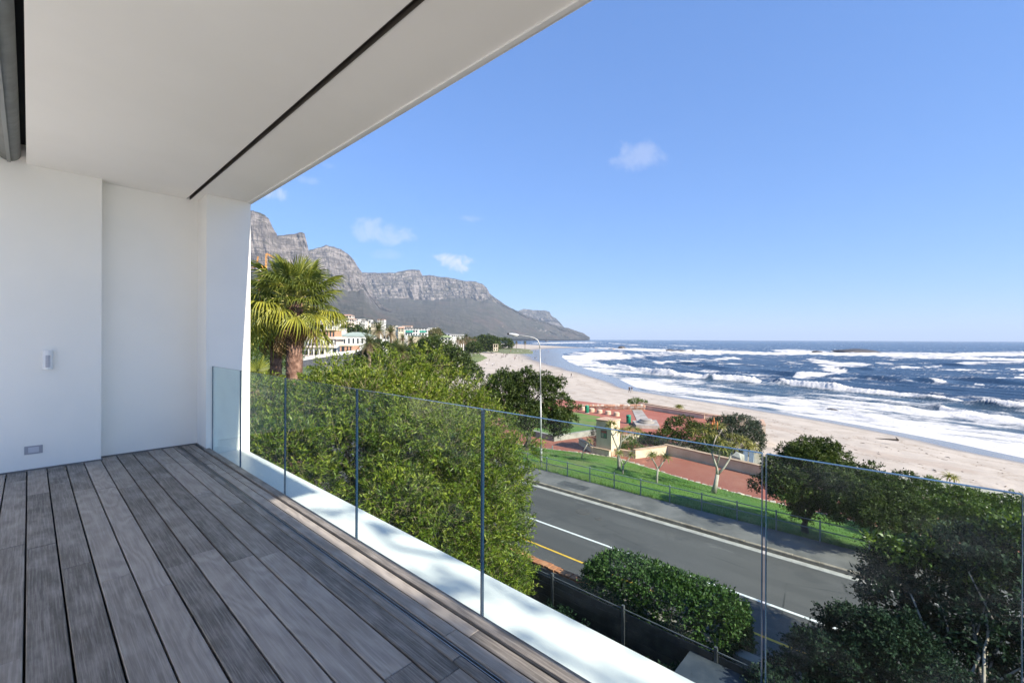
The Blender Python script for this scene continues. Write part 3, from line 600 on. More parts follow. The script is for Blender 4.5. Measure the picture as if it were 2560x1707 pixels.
# street lamp
lampm = M("lamp_steel", (.33, .34, .33), (.42, .42, .41), 5, .45, metal=.2)
L0 = P(1244, 1072, -7.5); lt = thing("street_lamp", "tall grey street lamp with curved arm on the lawn behind the railing", "street lamp", L0)
LD = 30.61
def lz(v): return H + LD * (778.5 + ROLL * 68 - v) / F - L0.z
arm = [(1240.5, 800), (1239, 790), (1235, 781), (1227, 776), (1215, 773), (1200, 770.5), (1188, 769)]
ap = [D(u, v, LD) - L0 for u, v in arm]; ap = [Vector((p.x, p.y, p.z)) for p in ap]; off_ = ap[0].copy(); off_.z = 0
b = MB(); b.tube([(0, 0, -.1), (0, 0, 1.2), (0, 0, 1.25)], [.085, .085, .07], 12); obj("pole_base", b, lampm, lt, smooth_=True)
b = MB(); zb_ = ap[0].z; b.tube([(0, 0, 1.2), (off_.x * .5, off_.y * .5, zb_ * .62)], [.058, .048], 12); b.tube([(off_.x * .5, off_.y * .5, zb_ * .62 - .01), tuple(ap[0])], [.040, .036], 12); obj("pole", b, lampm, lt, smooth_=True)
obj("joint_collar", MB().tube([(off_.x * .5, off_.y * .5, zb_ * .62 - .08), (off_.x * .5, off_.y * .5, zb_ * .62 + .05)], .066, 12), M("collar", (.12, .12, .12), rough=.6), lt)
obj("arm", MB().tube([tuple(p) for p in ap], [.036] * 4 + [.032, .029, .027], 10), lampm, lt, smooth_=True)
e0 = ap[-1]; dr_ = (D(1172, 767, LD) - D(1190, 769, LD)).normalized()
b = MB(); b.tube([tuple(e0 + dr_ * q) for q in (-.12, 0, .1, .35, .55, .62)], [.035, .06, .085, .09, .07, .03], 12); obj("lamp_head", b, M("lamp_head_paint", (.42, .43, .43), (.5, .5, .5), 8, .4), lt, smooth_=True)
obj("lamp_lens", MB().tube([tuple(e0 + dr_ * q + Vector((0, 0, -.06))) for q in (-.02, .15, .35)], [.03, .06, .05], 10), M("lamp_bowl", (.6, .6, .55), rough=.2), lt, smooth_=True)
obj("end_cap", MB().tube([tuple(e0 + dr_ * q) for q in (.56, .70)], .062, 10), dark, lt)
# walls of the planters, pillar, retaining walls
cream = M("cream_render", (.56, .44, .32), (.66, .54, .41), .9, .85, .25, 25, .01); cope = M("wall_coping", (.40, .26, .17), (.50, .34, .24), 2, .85, .3, 20, .01)
conc = M("concrete", (.24, .225, .20), (.36, .335, .30), 1.2, .9, .4, 14, .015)
def wallrun(name, label, pts, z0, z1, th=.3, cat="wall", mat=cream, cp=cope, ch=.09):
    c0 = Vector((pts[0][0], pts[0][1], z0)); t = thing(name, label, cat, c0)
    for (a, b_) in zip(pts[:-1], pts[1:]):
        a = Vector((a[0], a[1], 0)); b2 = Vector((b_[0], b_[1], 0)); d = (b2 - a).normalized(); nn = Vector((-d.y, d.x, 0)) * th / 2
        q = lambda k, o: [(p.x - c0.x, p.y - c0.y) for p in (a - nn * k - d * o, b2 - nn * k + d * o, b2 + nn * k + d * o, a + nn * k - d * o)]
        obj("wall_body", MB().prism(q(1, th / 2 - .003 * len(t.children)), -.5, z1 - z0 - (ch if cp else 0)), mat, t)
        if cp: obj("coping", MB().prism(q(1.2, th * .6 - .003 * len(t.children)), z1 - z0 - ch, z1 - z0 - .0015 * len(t.children)), cp, t)
    return t
wallrun("planter_wall", "long low cream wall with brown coping along the red path, before the bushes", [(39.9, 17.2), (38.0, 7.6), (37.4, 2), (37, -6)], -9.2, -8.35, .35)
wallrun("planter_wall", "short cream wall lit by the sun, left of the path's long wall", [(36.45, 18.55), (39.6, 17.25)], -9.2, -8.4, .32)
wallrun("planter_wall", "low brown-topped wall between the pillar's foot and the short cream wall", [(36.2, 20.4), (36.4, 18.75)], -9.2, -8.62, .3)
wallrun("planter_wall", "low shaded planter wall left of the pillar's foot", [(37.4, 25.0), (35.4, 22.3), (35.3, 20.6)], -9.2, -8.62, .3)
wallrun("planter_wall", "cream planter wall half hidden in ground cover behind the path's wall", [(41.4, 22.5), (43.6, 21.6), (43.2, 18.6)], -9.2, -8.5, .3)
pl = thing("pillar", "square cream pillar with a small coloured plaque on its shaded face", "pillar", (36.3, 21.25, -9.2))
obj("shaft", MB().bevbox(-.78, .78, -.78, .78, -.3, 3.05, .02), cream, pl); obj("cap", MB().bevbox(-.84, .84, -.84, .84, 3.051, 3.17, .03), cope, pl)
obj("plinth", MB().box(-.86, .86, -.86, .86, -.3, .38), cope, pl)
pq = obj("plaque", MB().box(-.80, -.781, -.34, .30, 1.5, 2.25), M("plaque_board", (.10, .09, .085), rough=.5), pl)
for k, (y0, y1, z0, z1, cc) in enumerate(((-.27, .22, 2.0, 2.17, (.35, .06, .04)), (-.27, -.05, 1.6, 1.95, (.08, .2, .12)), (.0, .22, 1.6, 1.95, (.3, .28, .22)))):
    obj("plaque_panel", MB().box(-.806, -.8005, y0, y1, z0, z1), M("plaque_colour", cc, rough=.5), pq)
wallrun("retaining_wall", "grey concrete retaining wall holding the small lawn behind the tree", [(37.2, 31.4), (36.75, 27.8), (43.2, 26.1), (44.5, 26.2)], -9.2, -8.62, .35, mat=conc, cp=None)
pts = [(36.9, 31.5), (36.9, 27.95), (43.0, 26.35), (46.0, 27.5), (54.2, 33.0), (55.0, 38.2), (47, 40), (40, 36)]
struct(obj("lawn", MB().prism(pts, -9.9, [-8.66, -8.66, -8.66, -8.9, -9.52, -9.5, -9.2, -8.8]), lm.m))
# plaza items
PL = -9.6
slab = thing("round_plinth", "round stepped concrete plinth on a square concrete base in the red plaza", "plinth", (55.6, 27.0, PL))
ca = [P(*r3(1100, 327), PL), P(*r3(1130, 366), PL), P(*r3(1325, 373), PL), P(*r3(1297, 320), PL)]
cc = P(*r3(1213, 344), PL); slab.location = (cc.x, cc.y, PL)
obj("base_slab", MB().prism([(p.x - cc.x, p.y - cc.y) for p in ca], -.3, .42), conc, slab)
obj("lower_disc", MB().lathe([(.98, .42), (.98, .6), (.94, .64)], 32), conc, slab); obj("upper_disc", MB().lathe([(.74, .641), (.74, .80), (.70, .84)], 32), conc, slab)
a0, a1 = P(*r3(1090, 200), PL), P(*r3(1170, 205), PL); b0, b1 = P(*r3(1240, 300), PL), P(*r3(1135, 300), PL)
struct(obj("concrete_walkway", MB().prism([tuple(p[:2]) for p in (a0, a1, b0, b1)], PL - .1, PL + .05), conc))
binm = M("green_bin_plastic", (.004, .16, .085), (.006, .20, .11), 5, .4)
for k, ((x, y), lb) in enumerate((((722, 238), "green litter bin beside the round bollards, left of the plaza"), ((1068, 325), "green litter bin nearest the round concrete plinth"))):
    p = P(*r3(x, y), PL); t = thing("litter_bin", lb, "litter bin", p, group="green litter bins on the red plaza")
    obj("body", MB().lathe([(.26, .05), (.29, .1), (.31, .85), (.31, .93)], 20), binm, t, smooth_=True); obj("lid", MB().lathe([(.335, .93), (.33, 1.0), (.26, 1.10), (.05, 1.14)], 20), binm, t, smooth_=True)
    obj("foot", MB().lathe([(.36, -.05), (.36, .05)], 20), conc, t); obj("opening", MB().box(-.33, -.30, -.13, .13, .80, .90), dark, t)
bolm = M("bollard_concrete", (.42, .32, .22), (.52, .41, .30), 3, .9)
for k, (x, y) in enumerate(((690, 215), (762, 228), (827, 240), (898, 250), (968, 262))):
    t = thing("bollard", ["sandy round bollard left of the litter bin, farthest left of the row", "sandy round bollard just right of the litter bin", "sandy round bollard in the middle of the row on the plaza", "sandy round bollard second from the right end of the row", "sandy round bollard at the right end of the row"][k], "bollard", P(*r3(x, y), PL), group="row of short round bollards on the plaza")
    obj("drum", MB().lathe([(.42, -.1), (.42, .46), (.38, .5)], 18), bolm, t); obj("cap", MB().lathe([(.36, .501), (.3, .54), (.02, .55)], 18), bolm, t)
wallrun("plaza_wall", "long cream wall at the back of the plaza toward the beach", [tuple(P(*r3(1200, 205), PL)[:2]), tuple(P(*r3(1690, 285), PL)[:2]), (64.2, 17.2)], PL, -8.95, .35)
wallrun("plaza_wall", "cream end of the beach wall lit by the sun, right of the dark bush", [(62.7, 14.5), (66.5, 15.6)], -10.6, -9.35, .4)
wallrun("beach_wall", "outer low brown-topped wall between the plaza and the sand", [tuple(P(*r3(1160, 150), -9.7)[:2]), tuple(P(*r3(1690, 237), -9.7)[:2]), (66.5, 15.6)], -10.6, -9.7, .35)
# rubble stone wall at the far side of the plaza
rb = [M("rubble_stone", (.38, .20, .13), (.52, .36, .26), 1.5, .95), M("pale_rubble_stone", (.48, .38, .30), (.58, .50, .42), 1.5, .95)]
b = MB(); A0, A1 = P(*r3(560, 196), PL), P(*r3(1195, 213), PL)
rubble = [MB(), MB()]
L_ = (A1 - A0).length; d = (A1 - A0).normalized(); nn = Vector((-d.y, d.x, 0))
for r_ in range(4):
    x = 0
    while x < L_:
        w = random.uniform(.22, .5); h_ = .22; c_ = A0 + d * (x + w / 2) - nn * (.12 * r_) ; Mx = Matrix.Translation(c_ + Vector((0, 0, .1 + r_ * .2 * (.6 + .6 * x / L_)))) @ Matrix.Rotation(math.atan2(d.y, d.x) + random.uniform(-.1, .1), 4, 'Z')
        rubble[random.random() < .45].bevbox(-w / 2 + .012, w / 2 - .012, -.25, .25 + random.uniform(-.04, .04), -.12, .12, .03, 0, Mx); x += w
t = thing("rubble_wall", "low wall of reddish rubble stones at the far side of plaza", "wall", (A0.x, A0.y, PL))
for k in (0, 1):
    rubble[k].v = [(x - A0.x, y - A0.y, z - PL) for x, y, z in rubble[k].v]; obj("stones", rubble[k], rb[k], t, kind='stuff')
# low posts beside the left part of the path
for k, (x, y) in enumerate(((275, 520), (437, 540), (150, 505))):
    obj_ = thing("path_post", "short dark post on the lawn edge by the red path, one of a spaced row", "post", P(*r3(x, y), -9.15), group="short dark posts along the red path")
    obj("post_body", MB().lathe([(.06, -.2), (.06, .32), (.03, .36)], 8), galv, obj_)
# small things on the terrace by the long wall
for k, (x, y, lb) in enumerate(((2065, 625, "folded blue-grey sun lounger leaning beyond the long cream wall"),)):
    p = P(*r3(x, y + 20), -9.2); t = thing("sun_lounger", lb, "sun lounger", p)
    for s_ in (-.35, .12): obj("back_panel", MB().box(-.03, .03, s_, s_ + .36, 0, 1.05, 0, Matrix.Rotation(.25, 4, 'Y')), M("lounger_fabric", (.30, .36, .45), (.36, .42, .5), 5, .8), t)
    obj("frame", MB().tube([(.05, -.42, -.05), (.25, -.42, 1.0), (.25, .54, 1.0), (.05, .54, -.05)], .02, 6), lampm, t)
p = P(*r3(1975, 640), -9.2); t = thing("stone_block", "pale stone lump beside the sun lounger beyond the cream wall", "stone", p)
b = MB(); b.bevbox(-.5, .5, -.4, .4, -.2, .7, .2); b.v = [tuple(c + random.uniform(-.08, .08) for c in v) for v in b.v]; obj("block", b, conc, t)
# property wall and dark boundary fence below the balcony
brk = M("bare_brick", (.34, .13, .06), (.46, .22, .11), 3, .9, .4, 12, .02); plw = M("grey_plastered_wall", (.22, .2, .18), (.3, .28, .25), 1, .9, .3, 12, .01)
pw = thing("property_wall", "low grey wall with broken bare-brick top beside the road", "wall", (12.3, 10, RZ))
obj("wall_body", MB().box(-.16, .16, -12, 4.2, -.3, .84), plw, pw)
bm_ = [MB().bevbox(-.15, .15, -.10, .10, -.04, .04, .008).mesh("brick", brk)]
for i in range(31):
    o = link("brick", bm_[0], pw, (random.uniform(-.02, .02), -2.2 + .215 * i, .885 + random.uniform(-.008, .012))); o.rotation_euler = (0, 0, random.uniform(-.06, .06))
    if random.random() < .07: o2 = link("brick", bm_[0], pw, (random.uniform(-.06, .06), -2.2 + .215 * i, .97)); o2.rotation_euler = (0, 0, random.uniform(-.5, .5))
df = thing("boundary_fence", "dark panel fence with steel posts inside the brick-topped wall", "fence", (10.9, 8, RZ))
dfp = M('dark_fence_post', (.05, .055, .06), (.08, .085, .09), 4, .6); dfm = M("dark_fence_panel", (.03, .027, .025), (.05, .045, .04), 4, .8); sp = MB().box(-.035, .035, -.035, .035, -.2, 1.62).mesh("post", dfp)
for i in range(9):
    link("post", sp, df, (0, 5.1 - 2.4 * i, 0))
    if i < 8:
        for k in range(7): obj("board", MB().box(-.015, .015, 5.1 - 2.4 * (i + 1) + .062, 5.1 - 2.4 * i - .062, .05 + k * .2, .235 + k * .2), dfm, df)
obj("top_rail", MB().box(-.015, .015, -14.1, 5.1, 1.5, 1.53), dfp, df)
# flat roofed store at the bottom edge
st = thing("garden_store", "flat blue-grey slab roof of a small garden store below the hedge", "shed", (9.9, 3.0, RZ))
obj("store_wall", MB().box(-.9, .9, -2.2, 1.0, -.1, 1.15), plw, st); obj("roof_slab", MB().bevbox(-1.0, 1.0, -2.3, 1.1, 1.151, 1.27, .01), M("slate_slab", (.03, .04, .055), (.05, .06, .075), 3, .7), st)
obj("post", MB().box(-.95, -.83, 1.12, 1.24, -.1, 1.75), galv, st)
# ------------------------------------------------------------------ vegetation
barkd = M("dark_bark", (.05, .04, .032), (.10, .085, .07), 5, .95, .7, 22, .02); barkg = M("pale_bark", (.22, .18, .14), (.36, .31, .26), 4, .9, .5, 14, .01)
def unit(n):
    v = R.normal(size=(n, 3)); return v / np.linalg.norm(v, axis=1)[:, None]
def crown(lobes, ntw, nl, L, Wd, tw, up=.4, depth=.16, pw=2.0, inner=0, spread=.8, lump=.25, minz=-.8, seed=0, dirw=.75, curl=.25, keep=None):
    """leaf-sized faces on twigs spread through the outer part of overlapping lobes -> V, Q, tint, twig starts and directions"""
    lob = np.array(lobes, float); ar = (lob[:, 3] * lob[:, 4] * lob[:, 5]) ** (2 / 3); k = R.choice(len(lob), int(ntw * 1.8), p=ar / ar.sum())
    d = unit(len(k)); p_ = d / (np.sum(np.abs(d) ** pw, 1) ** (1 / pw))[:, None]
    rr = 1 - np.abs(R.normal(0, depth, len(k)));
    if inner: rr = np.where(R.random(len(k)) < inner, R.uniform(.45, .9, len(k)), rr)
    c = lob[k, :3]; r = lob[k, 3:]
    lumps = 1 + lump * (fbm(d[:, 0] * 3.1 + c[:, 0] + d[:, 2] * 2, d[:, 1] * 3.1 + c[:, 1] - d[:, 2], 3, 60 + seed) - .55) * 2
    pos = c + p_ * r * (rr * lumps)[:, None]
    q = (pos[:, None, :] - lob[None, :, :3]) / lob[None, :, 3:]; ins = np.min(np.sum(np.abs(q) ** pw, 2) ** (1 / pw), 1)
    ok = (ins > .55 if inner else ins > .72) & (d[:, 2] > minz)
    if keep is not None: ok &= keep(pos)
    pos = pos[ok][:ntw]; out = d[ok][:ntw]; n = len(pos)
    td = out * dirw + np.array([0, 0, up]) + R.normal(0, .38, (n, 3)); td /= np.linalg.norm(td, axis=1)[:, None]
    tl = tw * R.uniform(.6, 1.35, n)
    f = (np.arange(nl) + .5) / nl
    base = pos[:, None, :] + td[:, None, :] * (tl[:, None] * f[None])[..., None]
    base = base + (np.array([0, 0, -1.0]) * (curl * (f ** 2))[None, :, None]) * tl[:, None, None] + R.normal(0, Wd * .5, base.shape)
    ld = td[:, None, :] + R.normal(0, spread, base.shape); ld /= np.linalg.norm(ld, axis=2)[..., None]
    sd = np.cross(ld, R.normal(0, 1, ld.shape) + np.array([0, 0, .9])); sd /= np.linalg.norm(sd, axis=2)[..., None] + 1e-6
    nn = np.cross(sd, ld); ll = (L * R.uniform(.6, 1.25, base.shape[:2]))[..., None]; w = Wd * R.uniform(.7, 1.2, base.shape[:2])[..., None] / 2
    b0 = base; mid = base + ld * ll * .45; tip = base + ld * ll - nn * ll * .14
    V = np.stack([b0, mid + sd * w + nn * w * .4, tip, mid - sd * w + nn * w * .4], 2).reshape(-1, 3)
    m_ = n * nl; Q = np.arange(4 * m_).reshape(m_, 4)
    tt = np.clip(R.normal(.5, .16, n), 0, 1)[:, None] + R.normal(0, .10, (n, nl)) + .12 * (f[None] - .4)
    return V, Q, np.repeat(np.clip(tt, 0, 1).ravel(), 4), pos, td, tl
def branches(mb, base, lobes, r0, n=7, fork=.4, bend=.2, mi=0, rmin=.02):
    base = Vector(base); cz = sum(l[2] for l in lobes) / len(lobes); cx = sum(l[0] for l in lobes) / len(lobes); cy = sum(l[1] for l in lobes) / len(lobes)
    f = base.lerp(Vector((cx, cy, cz)), fork); mid = base.lerp(f, .5) + Vector((random.uniform(-bend, bend), random.uniform(-bend, bend), 0))
    mb.tube([base - Vector((0, 0, .3)), base + Vector((0, 0, .15)), mid, f], [r0 * 1.35, r0 * 1.1, r0 * .9, r0 * .75], 9, mi)
    for k in range(n):
        l = lobes[k % len(lobes)]; t = Vector((l[0] + random.uniform(-.6, .6) * l[3], l[1] + random.uniform(-.6, .6) * l[4], l[2] + random.uniform(-.1, .6) * l[5]))
        m1 = f.lerp(t, .45) + Vector((random.uniform(-bend, bend), random.uniform(-bend, bend), random.uniform(0, bend)))
        j = lambda s_: Vector((random.uniform(-s_, s_), random.uniform(-s_, s_), random.uniform(-s_, s_))); L_ = (t - f).length * .07; mb.tube([f - (f - mid) * random.uniform(0, .5), f.lerp(m1, .5) + j(L_), m1, m1.lerp(t, .35) + j(L_), m1.lerp(t, .7) + j(L_), t], [r0 * .5, r0 * .42, r0 * .34, r0 * .26, r0 * .18, min(rmin, r0 * .12)], 6, mi)
def plant(name, label, cat, base, lobes, mat, trunkmat, r0=.2, nb=8, fork=.4, group=None, twigs=None, crownname="crown", stuff=None, **k):
    base = Vector(base); t = thing(name, label, cat, base, group=group); sub = k.pop('sub', 0)
    if sub:                                                   # clumps riding on the big lobes
        big = list(lobes); lobes = [(l[0], l[1], l[2], l[3] * .74, l[4] * .74, l[5] * .74) for l in big]
        for l in big:
            for d in unit(sub):
                if d[2] < -.75: continue
                r = (l[3] + l[5]) / 2 * R.uniform(.26, .46); f = R.uniform(.78, .98); lobes.append((l[0] + d[0] * l[3] * f, l[1] + d[1] * l[4] * f, l[2] + d[2] * l[5] * f, r, r, r * .85))
    lb = [(l[0] - base.x, l[1] - base.y, l[2] - base.z, *l[3:]) for l in lobes]
    if k.get('keep') is not None:
        kf = k['keep']; k['keep'] = lambda p: kf(p + np.array(base))
    V, Q, tint, tp, td, tl = crown(lb, **k); link(crownname, np_mesh(crownname, V, Q, mat, False, {'tint': tint}), t)
    if r0: mb = MB(); branches(mb, (0, 0, 0), lb, r0, nb, fork, r0 * 1.5); obj("trunk", mb, trunkmat, t, smooth_=True)
    if twigs is not None:
        n = len(tp); s = np.cross(td, unit(n)) * .0035; e = tp + td * tl[:, None] * .95; st = tp - td * tl[:, None] * .5
        V = np.stack([st - s, st + s, e + s * .5, e - s * .5], 1).reshape(-1, 3); link("twigs", np_mesh("twigs", V, np.arange(4 * n).reshape(n, 4), twigs, False), t, kind='stuff')
    return t
lf_olive = leafmat("willow_leaf", (.028, .062, .008), (.105, .165, .014), (.30, .345, .045), .3, .45, .3)
lf_dark = leafmat("milkwood_leaf", (.018, .035, .010), (.042, .070, .014), (.10, .135, .03), .25, .5, .25)
lf_hedge = leafmat("hedge_leaf", (.015, .04, .010), (.038, .085, .018), (.095, .165, .04), .25, .5, .25)
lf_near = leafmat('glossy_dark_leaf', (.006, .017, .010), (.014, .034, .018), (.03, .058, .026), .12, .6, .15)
lf_blue = leafmat("blue_green_leaf", (.02, .032, .018), (.04, .06, .034), (.075, .10, .06), .2, .5, .35)
lf_green = leafmat("bright_shrub_leaf", (.03, .055, .010), (.07, .12, .018), (.16, .22, .04), .35, .4, .4)
twm = M("pale_twig", (.20, .16, .09), (.33, .27, .15), 3, .8)
# the big willow-leaved bush in front of the balcony
BL = []
def lob(u, v, d, r, rz=None, dz=0):
    p = D(u, v, d); BL.append((p.x, p.y, p.z + dz, r, r, rz or r))
for a in ((735, 960, 11.5, 1.55, 1.3), (620, 1010, 11.0, 1.3, 1.2), (860, 930, 13.0, 1.75, 1.35), (965, 935, 13.4, 1.6, 1.3), (1065, 995, 13.4, 1.5, 1.5), (960, 1060, 11.4, 2.0, 1.9), (800, 1070, 10.2, 1.7, 1.7), (1120, 1110, 12.6, 1.35, 1.4), (1060, 1200, 11.6, 1.7, 1.5), (1130, 1260, 12.4, .85, 1.0), (900, 1230, 10.2, 1.9, 1.6), (680, 1120, 9.8, 1.5, 1.5), (600, 1180, 10.2, 1.5, 1.6), (1135, 1180, 13.0, 1.05, 1.1), (830, 985, 11.4, 1.3, 1.1), (1010, 1010, 12.4, 1.2, 1.1), (720, 1040, 10.4, 1.1, 1.1)): lob(*a)
BL.append((8.2, 10.4, -5.2, 2.3, 2.4, 2.2))
plant("willow_bush", "huge yellow-green willow-leaved bush filling the view before the balcony", "bush", (7.9, 10.4, -7.55), BL, lf_olive, barkd, .22, 14, .35, None, twm,
      sub=14, ntw=17500, nl=16, L=.105, Wd=.028, tw=.34, up=.5, depth=.15, inner=.22, spread=.7, lump=.2, minz=-.75, seed=1)
def tree_px(name, label, cat, base, lobs, mat, trunkmat=barkd, group=None, **k):
    L_ = []
    for (u, v, d, r, *rz) in lobs: p = D(u, v, d); L_.append((p.x, p.y, p.z, r, r, rz[0] if rz else r))
    return plant(name, label, cat, base, L_, mat, trunkmat, group=group, **k)
# tree behind the lamp
tree_px("milkwood_tree", "dark green round-headed tree with forked black trunk just behind the street lamp", "tree", P(1208, 1034, -8.3),
    [(1150, 905, 37.5, 2.1, 1.8), (1225, 905, 38, 2.4, 2.1), (1285, 935, 38, 1.5, 1.6), (1290, 965, 38, 1.1, 1.2), (1190, 950, 37, 2.0, 1.5), (1120, 930, 38, 1.5, 1.5), (1240, 960, 38, 1.5, 1.2), (1155, 875, 38, 1.1, .8), (1205, 868, 38, 1.1, .8), (1265, 885, 38, 1.1, .9), (1275, 995, 37.5, .6, .5)], lf_dark,
    r0=.26, nb=12, fork=.45, sub=9, ntw=5200, nl=10, L=.16, Wd=.10, tw=.28, up=.45, depth=.12, spread=.9, lump=.25, inner=.15, seed=2)
# hedge clipped flat beside the road
hx0, hx1, hy0, hy1 = 12.2, 13.95, 3.2, 7.55
plant("clipped_hedge", "dark green hedge clipped into a long rounded block beside the road", "hedge", (13.0, 5.4, -7.5), [(12.85, 5.75, -6.74, .98, 2.35, .93)], lf_hedge, barkd,
      ntw=6500, nl=6, L=.10, Wd=.055, tw=.16, up=.25, depth=.06, pw=5.5, inner=.12, spread=.9, lump=.05, minz=-.95, seed=3, r0=.06, nb=14, fork=.1)
# bushes behind the long wall
tree_px("milkwood_bush", "rounded dark bush right behind the middle of the long cream wall", "bush", P(1560, 1035, -9.0), [(1565, 985, 45, 1.7, 1.3), (1535, 1010, 44, 1.3, 1.1), (1500, 1015, 46, 1.3, .9), (1600, 1005, 44, 1.8, 1.3), (1640, 1030, 42, 1.5, 1.1), (1450, 1015, 48, 1.1, .6)], lf_dark, r0=.1, nb=8, fork=.2,
    ntw=2400, nl=8, L=.15, Wd=.09, tw=.26, up=.4, depth=.13, lump=.3, seed=4, inner=.15)
tree_px("milkwood_bush", "blue-grey rounded bush by the sunlit end of the beach wall", "bush", P(1690, 1035, -9.6), [(1660, 985, 52, 1.9, 1.5), (1700, 985, 52, 2.0, 1.6), (1725, 1005, 50, 1.4, 1.3), (1690, 1015, 50, 1.9, 1.3), (1735, 1020, 49, .9, .9)], lf_blue, r0=.12, nb=8, fork=.2,
    ntw=2400, nl=8, L=.16, Wd=.10, tw=.28, up=.3, depth=.12, lump=.28, seed=5, inner=.15)
# bushes on the right behind the railing
tree_px("milkwood_tree", "tall dark bush-like tree standing on the lawn right of the red path", "tree", P(1850, 1219, -7.5), [(1830, 1075, 20.93, 1.14, 1.14), (1880, 1065, 20.93, 1.14, 1.14), (1790, 1100, 20.55, 0.84, 0.91), (1800, 1130, 20.25, 0.76, 0.76), (1890, 1120, 20.17, 1.22, 1.06), (1960, 1100, 20.93, 1.06, 0.91), (1850, 1155, 19.79, 0.91, 0.68), (1930, 1150, 19.41, 1.14, 0.91), (1830, 1040, 21.01, 0.53, 0.53), (1885, 1030, 21.01, 0.53, 0.53), (1870, 1175, 19.49, 1.14, 0.76), (1800, 1165, 19.79, 0.68, 0.61)], lf_dark, r0=.14, nb=10, fork=.2,
    sub=8, ntw=6500, nl=10, L=.10, Wd=.055, tw=.22, up=.4, depth=.14, lump=.25, seed=6, inner=.15, keep=lambda p: (p[:, 0] > 23.35) | (p[:, 2] > -5.7))
tree_px("shrub", "silvery green rounded shrub overhanging the pavement railing", "shrub", P(2010, 1262, -7.6), [(1990, 1150, 18.23, 1.04, 0.97), (2050, 1165, 17.86, 1.12, 0.89), (2090, 1195, 17.48, 0.82, 0.67), (2010, 1185, 17.56, 0.97, 0.74), (2040, 1130, 19.34, 1.12, 0.82), (1960, 1200, 17.86, 0.82, 0.67), (2120, 1225, 17.11, 0.74, 0.6)], lf_dark, r0=.06, nb=9, fork=.1,
    sub=8, ntw=6000, nl=10, L=.085, Wd=.045, tw=.19, up=.4, depth=.12, lump=.25, seed=7, inner=.12, keep=lambda p: (p[:, 0] > 23.3) | (p[:, 2] > -6.0))
tree_px("shrub", "bright green spreading shrub before the sand at the right border", "shrub", P(2230, 1240, -8.2), [(2150, 1165, 22.06, 1.31, 0.98), (2230, 1165, 21.24, 1.39, 1.02), (2300, 1190, 20.43, 1.31, 0.98), (2360, 1200, 19.61, 1.23, 0.98), (2200, 1205, 19.61, 1.31, 0.9), (2290, 1220, 18.38, 1.23, 0.82), (2120, 1130, 23.69, 0.98, 0.73), (2420, 1220, 18.79, 1.31, 1.06), (2500, 1230, 18.79, 1.47, 1.14), (2170, 1190, 20.83, 1.14, 0.9), (2350, 1240, 17.97, 1.14, 0.82)], lf_green, r0=.05, nb=12, fork=.1,
    sub=8, ntw=9000, nl=10, L=.095, Wd=.05, tw=.2, up=.45, depth=.13, lump=.25, seed=8, inner=.12, keep=lambda p: p[:, 0] > 23.5)
# trees close below the balcony at the right
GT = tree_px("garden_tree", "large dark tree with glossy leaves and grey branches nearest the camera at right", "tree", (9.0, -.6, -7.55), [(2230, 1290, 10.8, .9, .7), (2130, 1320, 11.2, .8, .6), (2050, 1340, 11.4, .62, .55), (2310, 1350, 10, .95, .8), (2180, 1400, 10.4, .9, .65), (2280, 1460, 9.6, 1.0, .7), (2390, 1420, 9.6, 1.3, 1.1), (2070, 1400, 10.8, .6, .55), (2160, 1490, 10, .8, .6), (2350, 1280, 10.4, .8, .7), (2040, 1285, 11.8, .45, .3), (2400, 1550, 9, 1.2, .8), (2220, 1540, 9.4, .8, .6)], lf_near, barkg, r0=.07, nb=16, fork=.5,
    ntw=3400, nl=9, L=.115, Wd=.06, tw=.30, up=.35, depth=.28, lump=.5, seed=9, inner=.3)
lit_tips = []  # sunlit tips of the dark crown, put in as brighter leaf colour
for (u, v, d, r) in ((2010, 1248, 11.6, .2), (2075, 1268, 11.2, .26), (2235, 1325, 10.3, .3), (2300, 1245, 10.5, .35), (2345, 1225, 10.3, .4), (2130, 1262, 11, .2), (2040, 1295, 11.5, .2)): p = D(u, v, d); lit_tips.append((p.x - 9.0, p.y + .6, p.z + 7.55, r, r, r * .7))
V, Q, tint, *_ = crown(lit_tips, 300, 9, .13, .07, .26, up=.6, depth=.3, spread=.8, lump=.4, seed=17); link("sunlit_tips", np_mesh("sunlit_tips", V, Q, lf_green, False, {'tint': tint}), GT)
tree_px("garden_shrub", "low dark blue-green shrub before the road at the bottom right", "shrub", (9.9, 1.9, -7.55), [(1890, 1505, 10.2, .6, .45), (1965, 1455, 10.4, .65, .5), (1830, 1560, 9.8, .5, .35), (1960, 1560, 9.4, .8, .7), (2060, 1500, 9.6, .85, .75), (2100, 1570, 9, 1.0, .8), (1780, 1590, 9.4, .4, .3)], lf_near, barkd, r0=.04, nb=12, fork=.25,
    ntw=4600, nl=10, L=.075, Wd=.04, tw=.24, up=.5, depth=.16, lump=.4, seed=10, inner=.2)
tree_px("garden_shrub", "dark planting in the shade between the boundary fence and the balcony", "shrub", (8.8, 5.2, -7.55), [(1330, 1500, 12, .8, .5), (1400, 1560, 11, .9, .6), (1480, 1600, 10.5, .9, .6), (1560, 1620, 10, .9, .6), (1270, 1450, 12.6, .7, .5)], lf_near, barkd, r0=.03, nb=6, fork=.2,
    ntw=1500, nl=9, L=.09, Wd=.045, tw=.24, up=.5, depth=.2, lump=.4, seed=15, inner=.2)
